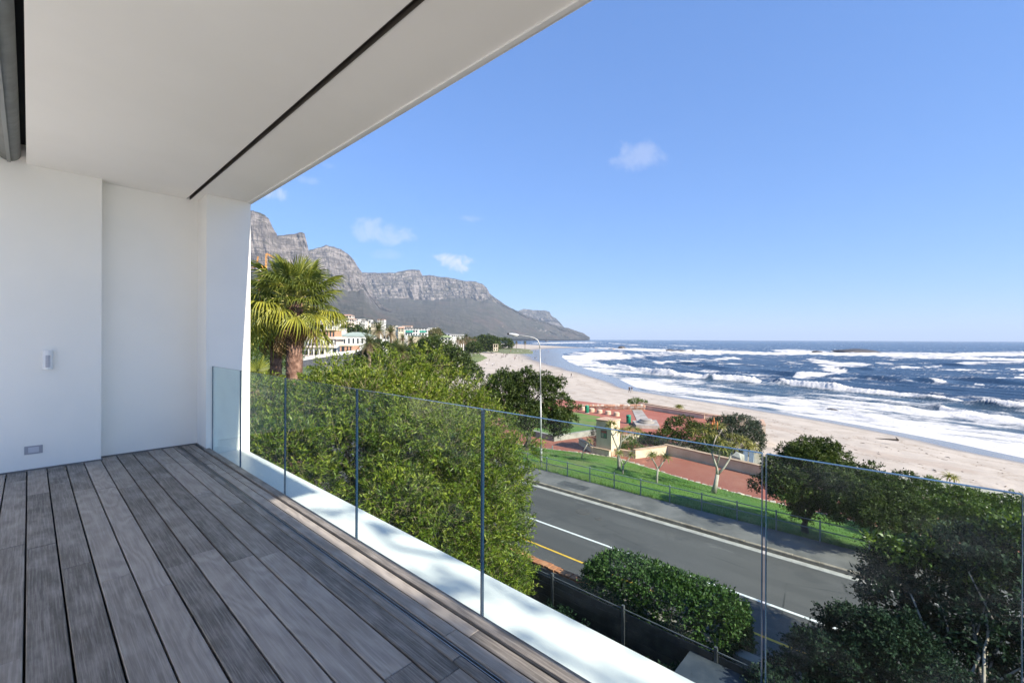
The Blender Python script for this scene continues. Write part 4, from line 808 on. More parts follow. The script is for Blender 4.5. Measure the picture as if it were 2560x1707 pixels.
plant("added_shade_tree", "sparse added tree out of view behind the camera, dappling the ledge with shade", "tree", (2.7, -6.6, -7.55), [(2.0, -6.7, 5.1, .75, .7, .5), (1.95, -5.6, 5.5, .22, .2, .25), (2.9, -6.4, 4.6, .8, .8, .7), (2.6, -7.4, 4.4, .9, .8, .7), (1.95, -7.6, 5.6, .5, .5, .4)], lf_dark, barkd,  # invented tree out of view, added to throw soft shade on the ledge
    r0=.11, nb=8, fork=.8, ntw=260, nl=9, L=.12, Wd=.06, tw=.28, up=.4, depth=.25, lump=.4, seed=16)
# shrubs in the planters
tree_px("shrub", "low green ground cover shrub in the planter right of the pillar", "shrub", P(1480, 1030, -9.1), [(1455, 1032, 42, 1.1, .5), (1490, 1040, 41, 1.1, .45), (1440, 1015, 44, .9, .5), (1465, 1005, 46, 1.0, .5)], lf_green, r0=0, ntw=900, nl=8, L=.13, Wd=.06, tw=.2, depth=.1, seed=11)
tree_px("shrub", "reddish brown twiggy shrub against the shaded side of the pillar", "shrub", P(1372, 1032, -9.1), [(1374, 1005, 43, .55, 1.1), (1365, 1015, 43, .5, .8)], leafmat("russet_leaf", (.03, .018, .012), (.06, .035, .022), (.11, .06, .035), .2), r0=0, ntw=420, nl=8, L=.22, Wd=.03, tw=.4, up=1.2, depth=.3, seed=12)
tree_px("beach_shrub", "small green shrub on the sand behind the rubble wall", "shrub", P(1465, 925, -10.6), [(1460, 923, 80, 1.2, .6), (1475, 925, 80, .9, .5)], lf_green, r0=0, ntw=260, nl=8, L=.2, Wd=.1, tw=.3, seed=13)
# ---- tree aloes
aleaf = leafmat("aloe_leaf", (.07, .085, .02), (.17, .18, .045), (.33, .30, .08), .25, .45, .4)
abark = M("aloe_bark", (.26, .23, .20), (.40, .36, .31), 3, .85, .4, 10, .01)
def rosette_mesh(n, L, w, seed):
    rr = random.Random(seed); V = []; Q = []; T = []
    for i in range(n):
        az = i * 2.399 + rr.uniform(-.2, .2); f = i / n; el = 1.25 - 1.35 * f + rr.uniform(-.1, .1); l = L * rr.uniform(.8, 1.1) * (.75 + .3 * f)
        p = Vector((0, 0, 0)); segs = 5; tt = rr.uniform(.3, .8); tr = Vector((-math.sin(az), math.cos(az), 0))
        for s_ in range(segs + 1):
            ww = w * (1 - s_ / segs) ** .7 + .003; V += [tuple(p - tr * ww), tuple(p + Vector((0, 0, -ww * .5))), tuple(p + tr * ww)]; T += [tt + .1 * s_ / segs] * 3
            d = Vector((math.cos(az) * math.cos(el), math.sin(az) * math.cos(el), math.sin(el))); p = p + d * l / segs; el -= .30 + .12 * f
        o = len(V) - 3 * (segs + 1)
        for s_ in range(segs): a = o + 3 * s_; Q += [(a, a + 1, a + 4, a + 3), (a + 1, a + 2, a + 5, a + 4)]
    return np_mesh("rosette", np.array(V), np.array(Q), aleaf, True, {'tint': np.array(T)})
ros = [rosette_mesh(26, .62, .035, s_) for s_ in range(3)]
flw = M("aloe_flower", (.45, .12, .03), (.55, .20, .05), 6, .6)
def aloe(label, base, joints, tips, r0, rs, flowers=False, depth=None):
    b0 = Vector(base); t = thing("tree_aloe", label, "aloe", b0, group="tree aloes on the lawn"); dd = depth or float(np.dot(np.array(b0)[:2], FW[:2])); g = lambda u, v, o=0: D(u, v, dd + o) - b0
    mb = MB()
    for pts, rad in joints: mb.tube([g(*p) for p in pts], [r_ * .8 for r_ in rad], 9)
    obj("trunk", mb, abark, t, smooth_=True)
    for k, (u, v, o) in enumerate(tips):
        q = link("rosette", random.choice(ros), t, g(u, v, o)); s_ = rs * random.uniform(.85, 1.15); q.scale = (s_, s_, s_); q.rotation_euler = (random.uniform(-.3, .3), random.uniform(-.3, .3), random.uniform(0, 6))
    if flowers:
        for (u, v) in ((1640, 975), (1648, 985), (1636, 985)):
            p = g(u, v); obj("flower_spike", MB().tube([p, p + Vector((.02, 0, .3)), p + Vector((.04, 0, .5))], [.03, .05, .012], 6), flw, t)
q3 = lambda x, y, o=0: (*r3(x, y), o)
B_ = (29.61, 9.65, float(LZ(29.61, 9.65)))
aloe("largest tree aloe with thick forked pale trunk, crown full of rosettes", B_,
    [([q3(1775, 895), q3(1790, 830), q3(1805, 745)], [.21, .17, .14]), ([q3(1805, 750), q3(1800, 690), q3(1775, 620), q3(1755, 560)], [.13, .09, .07, .06]), ([q3(1806, 745), q3(1860, 690), q3(1905, 620), q3(1925, 560, .5)], [.12, .08, .07, .05]), ([q3(1800, 670), q3(1820, 600), q3(1815, 540, -.5)], [.07, .06, .04]),
     ([q3(1755, 560), q3(1720, 520), q3(1690, 470)], [.055, .04, .03]), ([q3(1755, 560), q3(1780, 470), q3(1800, 420)], [.055, .045, .03]), ([q3(1800, 450), q3(1830, 395), q3(1845, 370)], [.035, .03, .025]), ([q3(1925, 560), q3(1990, 500), q3(2040, 470)], [.05, .04, .03]), ([q3(1925, 560), q3(1950, 520), q3(1960, 500)], [.05, .04, .03]), ([q3(1700, 480), q3(1690, 420), q3(1690, 390)], [.03, .028, .025])],
    [q3(1650, 385, .6), q3(1690, 385), q3(1615, 395, .3), q3(1765, 350), q3(1815, 345, .4), q3(1840, 360, -.4), q3(1735, 400), q3(1690, 450, -.5), q3(1840, 475, -.6), q3(1900, 430, .5), q3(1950, 430), q3(2010, 455, .4), q3(1985, 480, -.5), q3(2050, 475), q3(2100, 515, .3), q3(1940, 510, -.6), q3(1900, 500, .6), q3(1840, 530, -.4), q3(1780, 420, .8), q3(2060, 520, -.3), q3(1730, 350, .5)], .21, .92, True)
aloe("medium tree aloe with Y-shaped trunk in front of the cream pillar", (29.57, 16.38, float(LZ(29.57, 16.38))),
    [([q3(990, 715), q3(988, 620), q3(985, 540)], [.17, .14, .12]), ([q3(985, 545), q3(960, 490), q3(935, 430), q3(920, 385)], [.09, .07, .06, .05]), ([q3(985, 545), q3(1010, 470), q3(1060, 435), q3(1110, 395)], [.10, .075, .06, .04]), ([q3(1000, 490), q3(1010, 420), q3(1020, 390)], [.06, .05, .04]), ([q3(935, 430), q3(960, 400), q3(970, 380)], [.04, .035, .03])],
    [q3(920, 320), q3(900, 345, .4), q3(945, 330, -.4), q3(960, 370, .3), q3(1010, 380), q3(1045, 375, .5), q3(1075, 370, -.4), q3(1130, 375), q3(1150, 385, .4), q3(990, 395, -.5)], .17, .85)
aloe("short tree aloe with forked stem close to the railing, left of the middle", (28.18, 15.33, float(LZ(28.18, 15.33))),
    [([q3(1020, 770), q3(1022, 700), q3(1025, 665)], [.09, .075, .07]), ([q3(1025, 670), q3(1010, 640), q3(990, 590)], [.06, .05, .04]), ([q3(1025, 670), q3(1055, 635), q3(1085, 600)], [.06, .05, .04])], [q3(985, 575), q3(1090, 585), q3(1000, 570, .3)], .1, 1.0)
aloe("small tree aloe with two crowns on a wide-forked stem", (28.09, 12.8, float(LZ(28.09, 12.8))),
    [([q3(1302, 840), q3(1305, 760), q3(1312, 700)], [.10, .085, .08]), ([q3(1312, 702), q3(1285, 650), q3(1260, 610)], [.07, .055, .05]), ([q3(1312, 702), q3(1345, 660), q3(1370, 620)], [.07, .055, .05])], [q3(1250, 595), q3(1262, 580, .4), q3(1375, 600), q3(1385, 615, -.3)], .1, 1.0)
aloe("thin leaning young aloe with a single crown left of the pillar", (30.28, 20.14, float(LZ(30.28, 20.14))), [([q3(678, 615), q3(695, 550), q3(730, 490)], [.06, .045, .04])], [q3(745, 470)], .06, .85)
aloe("aloe crown poking above the bright shrub before the sand", P(2180, 1180, -8.2), [([(2182, 1190), (2184, 1110), (2182, 1100)], [.07, .05, .04])], [(2180, 1094, 0), (2192, 1098, .3)], .07, .9, depth=27.2)
tree_px("beach_shrub", "dark spiky plant on the sand just beyond the plaza wall", "shrub", P(1702, 1022 - 5 + 0, -10.6), [(1697, 1010, 1, .01)], lf_dark, r0=0, ntw=2, nl=2, L=.01, Wd=.01, tw=.01, seed=14) if False else None
pz = P(*r3(1490, 205), -10.4); t = thing("beach_shrub", "spiky green plant growing beside the outer beach wall", "shrub", pz)
for k in range(3): q = link("rosette", ros[k], t, (random.uniform(-.6, .6), random.uniform(-.6, .6), .3)); q.scale = (1.9,) * 3
# ---- palms
pfm = leafmat("fan_palm_leaf", (.05, .08, .018), (.15, .185, .035), (.38, .37, .055), .35, .45, .4); dryp = leafmat("dry_palm_leaf", (.12, .075, .035), (.26, .17, .08), (.40, .29, .15), .3, .8, .15)
stalkm = M("palm_stalk", (.28, .26, .06), (.36, .32, .09), 3, .5); scalem = Mat("palm_scale"); q = scalem.noise(scalem.pos(), 3, 5, .6); scalem.set(scalem.mix(scalem.rng(q, .3, .7), (.13, .065, .042), (.36, .22, .16)), .9, scalem.bump(scalem.noise(scalem.pos((1, 1, 6)), 9, 4), .8, .04)); scalem = scalem.m
def fan_mesh(seed, mat, stalk, droop, rad=1.05, nseg=34, tint=(.35, .7), arc=2.3):
    rr = random.Random(seed); mb = MB(); T = []
    mb.tube([(0, 0, 0), (stalk * .5, 0, .06 * stalk), (stalk, 0, 0)], [.028, .02, .014], 5, 1); T += [.5] * len(mb.v)
    c = Vector((stalk, 0, 0))
    for i in range(nseg):
        a = (i / (nseg - 1) - .5) * 2 * arc + rr.uniform(-.02, .02); l = rad * (1 - .22 * (abs(a) / arc) ** 2) * rr.uniform(.9, 1.05); hw = .5 * l * 2 * arc / nseg * .46
        d = Vector((math.cos(a), math.sin(a), 0)); s_ = Vector((-math.sin(a), math.cos(a), 0)); z = (1 if i % 2 else -1) * .012; tz = rr.uniform(*tint)
        dr = droop * rr.uniform(.6, 1.4)
        p1 = c + d * .05; p2 = c + d * l * .55 + Vector((0, 0, -.1 * dr * l)); p3 = c + d * l * .82 + Vector((0, 0, -.38 * dr * l)); p4 = c + d * l * (1 - .12 * dr) + Vector((0, 0, -.85 * dr * l))
        fold = Vector((0, 0, .03))
        o = len(mb.v); mb.v += [tuple(x) for x in (p1, p2 - s_ * hw + fold, p2, p2 + s_ * hw + fold, p3 - s_ * hw * .55 + fold, p3, p3 + s_ * hw * .55 + fold, p4)]
        fs = [(0, 2, 1), (0, 3, 2), (1, 2, 5, 4), (2, 3, 6, 5), (4, 5, 7), (5, 6, 7)]; mb.f += [tuple(k + o for k in f) for f in fs]; mb.m += [0] * 6; T += [tz] * 8
    me = mb.mesh("frond", [mat, stalkm]); a = me.attributes.new('tint', 'FLOAT', 'POINT'); a.data.foreach_set('value', T); return me
fans_up = [fan_mesh(s_, pfm, 1.0, .12, 1.0, tint=(.4, .75)) for s_ in range(3)]; fans_mid = [fan_mesh(10 + s_, pfm, 1.2, .55, 1.05, tint=(.3, .75)) for s_ in range(4)]
fans_low = [fan_mesh(20 + s_, pfm, 1.15, .8, 1.1, tint=(.55, 1)) for s_ in range(3)]; fans_dry = [fan_mesh(30 + s_, dryp, 1.0, .95, 1.0, tint=(.2, .9)) for s_ in range(3)]
def palm_trunk(h, r, nr):
    mb = MB(); mb.tube([(0, 0, -.5), (0, 0, h * .5), (0, 0, h)], [r * .95, r * .92, r * .85], 16)
    for k in range(nr):
        z = h * k / nr; n = 13
        for i in range(n):
            a = 2 * math.pi * (i + .5 * (k % 2)) / n + random.uniform(-.08, .08); w = r * .30 * random.uniform(.8, 1.3); l = h / nr * random.uniform(1.2, 2.0); ro = r * .9; c_, s_ = math.cos(a), math.sin(a); lift = random.uniform(.03, .11)
            def q(rr, t, zz): return (c_ * rr - s_ * t, s_ * rr + c_ * t, zz)
            mb.add([q(ro, -w, z), q(ro, w, z), q(ro + lift * .6, w * .8, z + l * .6), q(ro + lift * .6, -w * .8, z + l * .6), q(ro + lift * 1.3, 0, z + l)], [(0, 1, 2, 3), (3, 2, 4)])
    return mb
def fan_palm(label, base, h, r, nr, n, sc=1.0, skirt=14, lowstretch=1.0, seed=1, tilt=(0, 0)):
    rr = random.Random(seed); t = thing("fan_palm", label, "palm tree", base, group="fan palms beside the bush"); obj("trunk", palm_trunk(h, r, nr), scalem, t)
    for k in range(n):
        f = k / n; az = k * 2.399 + rr.uniform(-.3, .3); el = 1.5 - 2.05 * f ** .9 + rr.uniform(-.12, .12)
        me = rr.choice(fans_up if f < .28 else fans_mid if f < .7 else fans_low); o = link("frond", me, t, (math.cos(az) * r * .5, math.sin(az) * r * .5, h + .25 - .5 * f))
        o.rotation_euler = (rr.uniform(-.35, .35), -el, az); o.rotation_mode = 'XYZ'; s_ = sc * rr.uniform(.85, 1.1) * (1 if f < .7 else lowstretch); o.scale = (s_, s_, s_)
    for k in range(skirt):
        az = k * 2.399 + rr.uniform(-.4, .4); o = link("dry_frond", rr.choice(fans_dry), t, (math.cos(az) * r * .7, math.sin(az) * r * .7, h - .45 - rr.uniform(0, .5))); o.rotation_euler = (rr.uniform(-.4, .4), rr.uniform(.85, 1.35), az); s_ = sc * rr.uniform(.6, .85); o.scale = (s_, s_ * .5, s_)
    return t
pb = D(676, 700, 22); fan_palm("sunlit fan palm with thick shaggy red-brown trunk beside the bush", (pb.x, pb.y, -7.5), pb.z + 7.5 + .08, .36, 60, 52, 1.14, 12, 1.0, 3)
pb = D(634, 715, 26); fan_palm("fan palm with thinner dark trunk behind the sunlit one, long hanging fronds", (pb.x, pb.y, -7.5), pb.z + 7.3, .30, 46, 30, 1.15, 12, 1.3, 5)
pb = D(585, 815, 48); fan_palm("short fan palm on the lawn at the column's edge", (pb.x, pb.y, -7.7), 3.6, .5, 12, 24, 1.7, 6, 1.0, 7)
# date palms
dpm = leafmat("date_palm_leaf", (.03, .045, .015), (.075, .095, .028), (.20, .19, .06), .25, .5, .35); dpd = leafmat("date_palm_old_leaf", (.09, .065, .04), (.19, .145, .085), (.33, .26, .16), .25, .7, .2)
dtr = M("date_palm_trunk", (.14, .10, .075), (.26, .20, .15), 4, .95, .7, 12, .05)
def date_crown(n, L, seed, old):
    rr = random.Random(seed); V = []; Q = []; T = []; MI = []
    for k in range(n):
        f = k / n; az = k * 2.399 + rr.uniform(-.2, .2); el = 1.4 - 2.05 * f ** .85 + rr.uniform(-.1, .1); l = L * rr.uniform(.85, 1.1); p = Vector((0, 0, 0)); segs = 14; isold = f > 1 - old; tt = rr.uniform(.3, .8)
        tr = Vector((-math.sin(az), math.cos(az), 0))
        for s_ in range(segs):
            d = Vector((math.cos(az) * math.cos(el), math.sin(az) * math.cos(el), math.sin(el))); up = tr.cross(d) * -1
            q = p + d * l / segs; t_ = (s_ + .5) / segs; lw = l * .20 * math.sin(math.pi * min(1, .12 + t_ * .9)) ** .6
            for sg in (-1, 1):
                for hh in (0, .5):
                    a = p.lerp(q, hh); o = len(V); tip = a + (tr * sg * .8 + d * .6 + Vector((0, 0, -.12 - .2 * rr.random()))).normalized() * lw * rr.uniform(.85, 1.1)
                    V += [tuple(a), tuple(a + d * l / segs * .34), tuple(tip)]; Q.append((o, o + 1, o + 2)); T += [tt + rr.uniform(-.12, .12)] * 3; MI.append(1 if isold else 0)
            o = len(V); V += [tuple(p - tr * .025 * (1 - t_)), tuple(p + tr * .025 * (1 - t_)), tuple(q)]; Q.append((o, o + 1, o + 2)); T += [.8] * 3; MI.append(1 if isold else 0)
            p = q; el -= (.062 + .035 * f) * (1.25 if s_ > 5 else .7)
    me = np_mesh("crown", np.array(V), np.array(Q), [dpm, dpd], False, {'tint': np.array(T)}); me.polygons.foreach_set('material_index', MI); return me
dcs = [date_crown(64, 3.5, s_, .3) for s_ in range(3)]; dco = [date_crown(60, 3.3, 9 + s_, .62) for s_ in range(3)]
dtm = MB().tube([(0, 0, -14), (0, 0, -1.2), (0, 0, -.5), (0, 0, .25)], [.42, .36, .50, .25], 12).mesh("trunk", dtr, True)
def date_palm(label, u, v, d, sc, old=False, group=None):
    p = D(u, v, d); t = thing("date_palm", label, "palm tree", p, group=group); k = random.randrange(3); o = link("crown", (dco if old else dcs)[k], t); o.rotation_euler = (0, 0, random.uniform(0, 6)); o.scale = (sc,) * 3
    o = link("trunk", dtm, t); o.scale = (sc, sc, 1); return t
date_palm("tall date palm standing highest before the hillside houses", *rt3(1620, 500), 108, .95)
date_palm("date palm close behind the tallest one, half covered by it", *rt3(1860, 570), 118, .95, True)
date_palm("date palm with dark drooping fronds above the bush's top edge", *rt3(2060, 960), 70, .85)
date_palm("low date palm left of the thin lamp post behind the bush", *rt3(1440, 770), 85, .85)
date_palm("young date palm beside the white building, left of the dark tree", *rt3(1960, 790), 135, .8, True)
for k, (x, y, d, s_, lb) in enumerate(((60, 610, 175, .8, "small date palm at the left end of the promenade row, before white houses"), (260, 690, 150, .95, "date palm with fanned crown, second of the promenade row from left"), (540, 690, 152, .98, "date palm with fanned crown, third of the promenade row from left"), (750, 690, 165, .9, "brownish date palm just left of the dark tree's top"), (870, 720, 170, .85, "brownish date palm above the dark tree's top"), (1200, 760, 190, .95, "brown-skirted date palm right of the dark tree's top"))):
    date_palm(lb, *rt4(x, y), d, s_, True, "date palms along the promenade")
for k, (x, y, d, s_) in enumerate(((1360, 650, 270, 1.0), (1470, 650, 285, 1.0), (1555, 590, 300, 1.05), (1640, 640, 310, 1.0), (1740, 640, 330, 1.0), (1420, 700, 275, .95), (1600, 700, 300, .95), (1690, 700, 320, .95), (1520, 700, 290, .95))):
    date_palm("tall brown-skirted date palm in the dense clump by the beach lawn", *rt4(x, y), d, s_, True, "clump of tall date palms by the beach lawn")
for k, (x, y, d, lb) in enumerate(((960, 220, 520, "tall thin far palm left of the street lamp's head"), (1020, 275, 520, "brownish far palm right of the tall thin one"), (1105, 285, 520, "small far palm in the gap before the sea"), (1275, 290, 520, "far palm with broad flat top beside the white pole"))): date_palm(lb, *r5(x, y), d, .95, True, "far palms on the headland lawn")
# middle-distance trees
kw = dict(nl=7, L=.42, Wd=.26, tw=.7, up=.4, depth=.14, lump=.35, inner=.2, spread=.9)
tree_px("milkwood_tree", "dark rounded tree before the beach, right of the promenade palms", "tree", P(1040, 870, -8), [(1000, 815, 95, 4.2, 3.6), (1040, 830, 92, 3.8, 3.0), (1010, 845, 90, 4, 3), (1065, 845, 90, 2.6, 2.0), (985, 800, 100, 2.8, 2.4), (1085, 860, 85, 2.2, 1.6)], lf_dark, r0=.35, nb=8, ntw=2400, seed=20, **kw)
tree_px("scrub_bush", "grey-green scrub between the thin lamp post and the date palms", "bush", P(880, 840, -8), [(880, 815, 90, 4.5, 2.8), (930, 825, 90, 4, 2.4), (850, 825, 88, 3.2, 2), (960, 815, 100, 3.5, 2.6)], lf_dark, r0=0, ntw=1700, seed=21, **kw)
tree_px("round_tree", "small dark round tree alone on the beach lawn", "tree", P(*rt4(1730, 950), -8.6), [(*rt4(1730, 840), 290, 5, 3.6), (*rt4(1790, 870), 290, 4, 3), (*rt4(1690, 860), 290, 3.5, 2.6)], lf_dark, r0=.4, nb=5, ntw=420, nl=7, L=.9, Wd=.6, tw=1.2, depth=.15, lump=.3, seed=22)
for k, (x0, y0, d, lb) in enumerate(((1900, 720, 380, "dark dense tree group left of the cream lifeguard tower"), (2080, 720, 380, "dark dense tree touching the cream lifeguard tower"))):
    tree_px("dense_tree", lb, "tree", P(*rt4(x0, 880), -8.6), [(*rt4(x0, y0), d, 8, 6), (*rt4(x0 + 80, y0 + 30), d, 7, 5.5), (*rt4(x0 - 50, y0 + 60), d, 7, 5), (*rt4(x0 + 40, y0 + 90), d, 8, 4)], lf_dark, r0=.5, nb=4, ntw=520, nl=7, L=1.2, Wd=.8, tw=1.5, depth=.15, lump=.35, seed=23 + k)
tree_px("dense_tree", "dark broad far tree left of the tall thin far palm", "tree", P(*r5(860, 390), -8.6), [(*r5(830, 290), 500, 9, 5), (*r5(900, 300), 500, 8, 5), (*r5(780, 320), 500, 7, 4), (*r5(930, 330), 500, 7, 4)], lf_dark, r0=.5, nb=4, ntw=460, nl=7, L=1.4, Wd=.9, tw=1.7, depth=.15, lump=.35, seed=26)
tree_px("dense_tree", "pale dry tree between the white and green roofed buildings", "tree", D(*rt4(830, 600), 240), [(*rt4(830, 510), 240, 3, 2.6), (*rt4(850, 560), 240, 3, 2)], leafmat("dry_tree_leaf", (.08, .08, .03), (.14, .13, .05), (.22, .2, .09), .2), r0=.3, nb=4, ntw=200, nl=7, L=.8, Wd=.5, tw=1.0, seed=27)
for k, (u, v, d, r_) in enumerate(((610, 815, 75, 4.2), (575, 800, 90, 4.0), (650, 800, 95, 3.5))):
    tree_px("lawn_shrub", ["yellow-green shrub behind the palm trunks on the far lawn", "green shrub on the far lawn beside the column's edge", "green shrub between the two big palm trunks"][k], "shrub", P(u, 842, -7.9), [(u, v, d, r_, r_ * .6), (u + 20, v + 8, d, r_ * .7, r_ * .45)], lf_green, r0=0, ntw=420, seed=30 + k, nl=7, L=.5, Wd=.16, tw=.9, depth=.2)
hill_sp = ((806, 756, 330), (822, 760, 335), (745, 735, 430), (762, 754, 380), (792, 744, 440), (1000, 775, 290), (958, 775, 300), (725, 742, 380), (838, 757, 400), (940, 766, 420))
for k, (u, v, d) in enumerate(hill_sp):
    p = D(u, v, d); tree_px("hillside_tree", "dark tree among the houses on the hillside", "tree", (p.x, p.y, p.z - 3), [(u, v, d, 5.5, 3.4), (u + 9, v + 3, d, 4.5, 2.6), (u - 9, v + 3, d, 4.5, 2.4)], lf_dark, r0=.3, nb=3, ntw=150, nl=7, L=1.3, Wd=.9, tw=1.6, depth=.18, seed=40 + k, group="trees among the hillside houses")
# ------------------------------------------------------------------ buildings, crane, rocks, people, air
wht = M("white_building_paint", (.62, .61, .58), (.74, .73, .70), .4, .8); crm = M("cream_building_paint", (.52, .45, .33), (.60, .53, .40), .4, .8); win = M("window_glass", (.025, .032, .042), rough=.12, spec=.6)
groof = M("pale_green_roof", (.27, .33, .28), (.34, .40, .34), .5, .7); mroof = M("moss_green_roof", (.16, .21, .09), (.22, .27, .13), .5, .8); droof = M("dark_flat_roof", (.07, .07, .075), (.11, .11, .11), .5, .8); terr = M("terracotta", (.42, .22, .14), (.50, .29, .20), .8, .9); grim = M("grey_building_paint", (.30, .30, .31), (.38, .38, .38), .5, .8)
greenm = M("teal_awning", (.03, .28, .20), (.05, .33, .25), 1, .6); pink = M("raw_plaster", (.50, .42, .37), (.60, .53, .47), .6, .9); scaf = M("scaffold_tube", (.55, .55, .56), rough=.5, metal=.3)
WM = {}
def winmesh(w, h):
    k = (round(w, 2), round(h, 2))
    if k not in WM: WM[k] = MB().box(-w / 2, w / 2, -.06, .03, 0, h).mesh("window", win)
    return WM[k]
def house(name, label, u0, u1, v0, v1, d, storeys, nwin, wall=wht, roof=droof, rtype='flat', cat="house", rz=None, depth=None, below=4, group=None, frac=.6, wfrac=.62, balcony=False):
    a = D(u0, v1, d); b = D(u1, v1, d); w = (b - a).length; h = (v1 - v0) / F * d; ax = (b - a).normalized(); base = (a + b) / 2
    rz_ = math.atan2(ax.y, ax.x) if rz is None else rz; dp = depth or max(6, w * .7)
    t = thing(name, label, cat, (base.x, base.y, base.z), rz_, group)            # local +x right, +y away from the viewer
    hr = 0 if rtype == 'flat' else h * .32; hw = h - hr
    obj("wall", MB().box(-w / 2, w / 2, 0, dp, -below, hw), wall, t)
    if rtype == 'flat': obj("roof", MB().box(-w / 2 - .25, w / 2 + .25, -.35, dp + .2, hw, hw + .3), roof, t)
    else:
        i = min(w, dp) * (.42 if rtype == 'hip' else 0)
        mb = MB(); e = .4; mb.add([(-w / 2 - e, -e, hw), (w / 2 + e, -e, hw), (w / 2 + e, dp + e, hw), (-w / 2 - e, dp + e, hw), (-w / 2 - e + i, dp / 2, hw + hr), (w / 2 + e - i, dp / 2, hw + hr)], [(0, 1, 5, 4), (1, 2, 5), (2, 3, 4, 5), (3, 0, 4), (3, 2, 1, 0)]); obj("roof", mb, roof, t)
    sh = hw / storeys
    for s_ in range(storeys):
        for k in range(nwin):
            ww = w / nwin * wfrac; o = link("window", winmesh(ww, sh * frac), t, (-w / 2 + w * (k + .5) / nwin, 0, s_ * sh + sh * .22))
        if balcony and s_ > 0:
            obj("balcony", MB().box(-w / 2, w / 2, -1.3, -.07, s_ * sh - .15, s_ * sh + .05), wall, t)
            obj("balcony_rail", MB().box(-w / 2, w / 2, -1.3, -1.24, s_ * sh + .05, s_ * sh + .75), wall, t)
        for k in range(2): pass
    o = None
    for sx in (1,): 
        for k in range(2): q = link("window", winmesh(dp * .25, sh * .5), t, (w / 2 + .0, dp * (.3 + .4 * k), sh * .25)); q.rotation_euler = (0, 0, math.pi / 2)
    return t
# building under construction
A_, B2_ = rt3(100, 1090), rt3(780, 640)
cd = 172
a = D(*rt3(60, 1090), cd); ax = Vector((RT[0], RT[1], 0)); cu = thing("building_under_construction", "three-storey shell with scaffolding, terracotta panels and concrete floor slabs", "building", a, math.atan2(RT[1], RT[0]))
def L2(x, y): p = D(*rt3(x, y), cd) - a; return (p.x * RT[0] + p.y * RT[1], p.z)
def cbox(nm, x0, x1, y0, y1, m, f0=0, f1=12): (xa, zb), (xb, zt) = L2(x0, y1), L2(x1, y0); return obj(nm, MB().box(xa, xb, f0, f1, zb, zt), m, cu)
cbox("core_wall", 140, 720, 690, 1090, pink, 2.2, 11); cbox("top_storey", 250, 720, 520, 640, terr, 2, 9)
for x0, x1, y0, y1, f in ((150, 780, 638, 684, -.5), (80, 720, 808, 852, -.7), (60, 330, 1000, 1020, -1.2), (430, 735, 488, 512, 1.2)): cbox("floor_slab", x0, x1, y0, y1, pink if y0 > 500 else crm, f, 11.5)
for x in (340, 420, 490, 560, 620, 680): cbox("window", x, x + 28, 515, 634, win, 1.93, 2.2)
for x in (180, 280, 350, 430, 490, 560, 620, 700): cbox("window", x, x + 32, 700, 800, win, 2.1, 2.4)
for x in (110, 250, 350, 460): cbox("window", x, x + 85, 900, 985, win, 1.6, 2.4)
for x in (230, 300, 400, 470, 530, 590, 660, 730): cbox("column", x, x + 14, 684, 808, wht, 0, .4)
for x in (100, 240, 340, 450, 560): cbox("column", x, x + 14, 852, 1000, wht, -.2, .3)
cbox("ground_wall", 560, 870, 815, 975, wht, 1.0, 6); cbox("annex", 865, 1110, 822, 945, terr, -.2, 8); cbox("annex_roof", 855, 1120, 800, 822, crm, -.5, 8.4)
for x in (900, 1005, 1065): cbox("window", x, x + (55 if x == 900 else 22), 835, 935, win, -.28, .1)
cbox("arched_opening", 700, 775, 860, 965, win, .9, 1.1)
b = MB()
for k in range(9):
    x = 90 + k * 62; (x0, z0), (x1, z1) = L2(x, 1090), L2(x, 640); b.tube([(x0, -1.6, z0), (x0, -1.6, z1)], .05, 5)
for y in (700, 760, 880, 905, 1030, 1060): (x0, z0), (x1, _) = L2(80, y), L2(590, y); b.tube([(x0, -1.6, z0), (x1, -1.6, z0)], .05, 5)
obj("scaffolding", b, scaf, cu, kind='stuff')
cbox("debris_chute", 250, 345, 690, 720, grim, -2, -1.6).rotation_euler = (0, 0, 0)
# promenade parapet and road behind the bush
t = thing("parapet_wall", "long white parapet wall along the ramp below the construction site", "wall", D(*rt3(500, 1060), 150))
p0, p1, p2 = D(*rt3(120, 1100), 150), D(*rt3(700, 1010), 150), D(*rt3(1230, 945), 165); b = MB()
for q0, q1 in ((p0, p1), (p1, p2)):
    d_ = (q1 - q0).normalized(); n_ = Vector((d_.y, -d_.x, 0)).normalized() * .15; o_ = t.location; z = Vector((0, 0, .95))
    v = [q0 - n_, q0 + n_, q1 + n_, q1 - n_]; b.add([x - o_ - Vector((0, 0, .1)) for x in v] + [x - o_ + z for x in v], [(0, 1, 5, 4), (1, 2, 6, 5), (2, 3, 7, 6), (3, 0, 4, 7), (4, 5, 6, 7), (3, 2, 1, 0)])
obj("parapet", b, wht, t); b = MB()
for q0, q1 in ((p0, p1), (p1, p2)):
    d_ = (q1 - q0).normalized(); n_ = Vector((d_.y, -d_.x, 0)).normalized() * .1; o_ = t.location; v = [q0 - n_, q0 + n_, q1 + n_, q1 - n_]
    b.add([x - o_ - Vector((0, 0, 5)) for x in v] + [x - o_ - Vector((0, 0, .1)) for x in v], [(0, 1, 5, 4), (1, 2, 6, 5), (2, 3, 7, 6), (3, 0, 4, 7), (4, 5, 6, 7), (3, 2, 1, 0)])
obj("cladding", b, M("slate_wall", (.07, .075, .09), (.11, .115, .13), 2, .7), t)
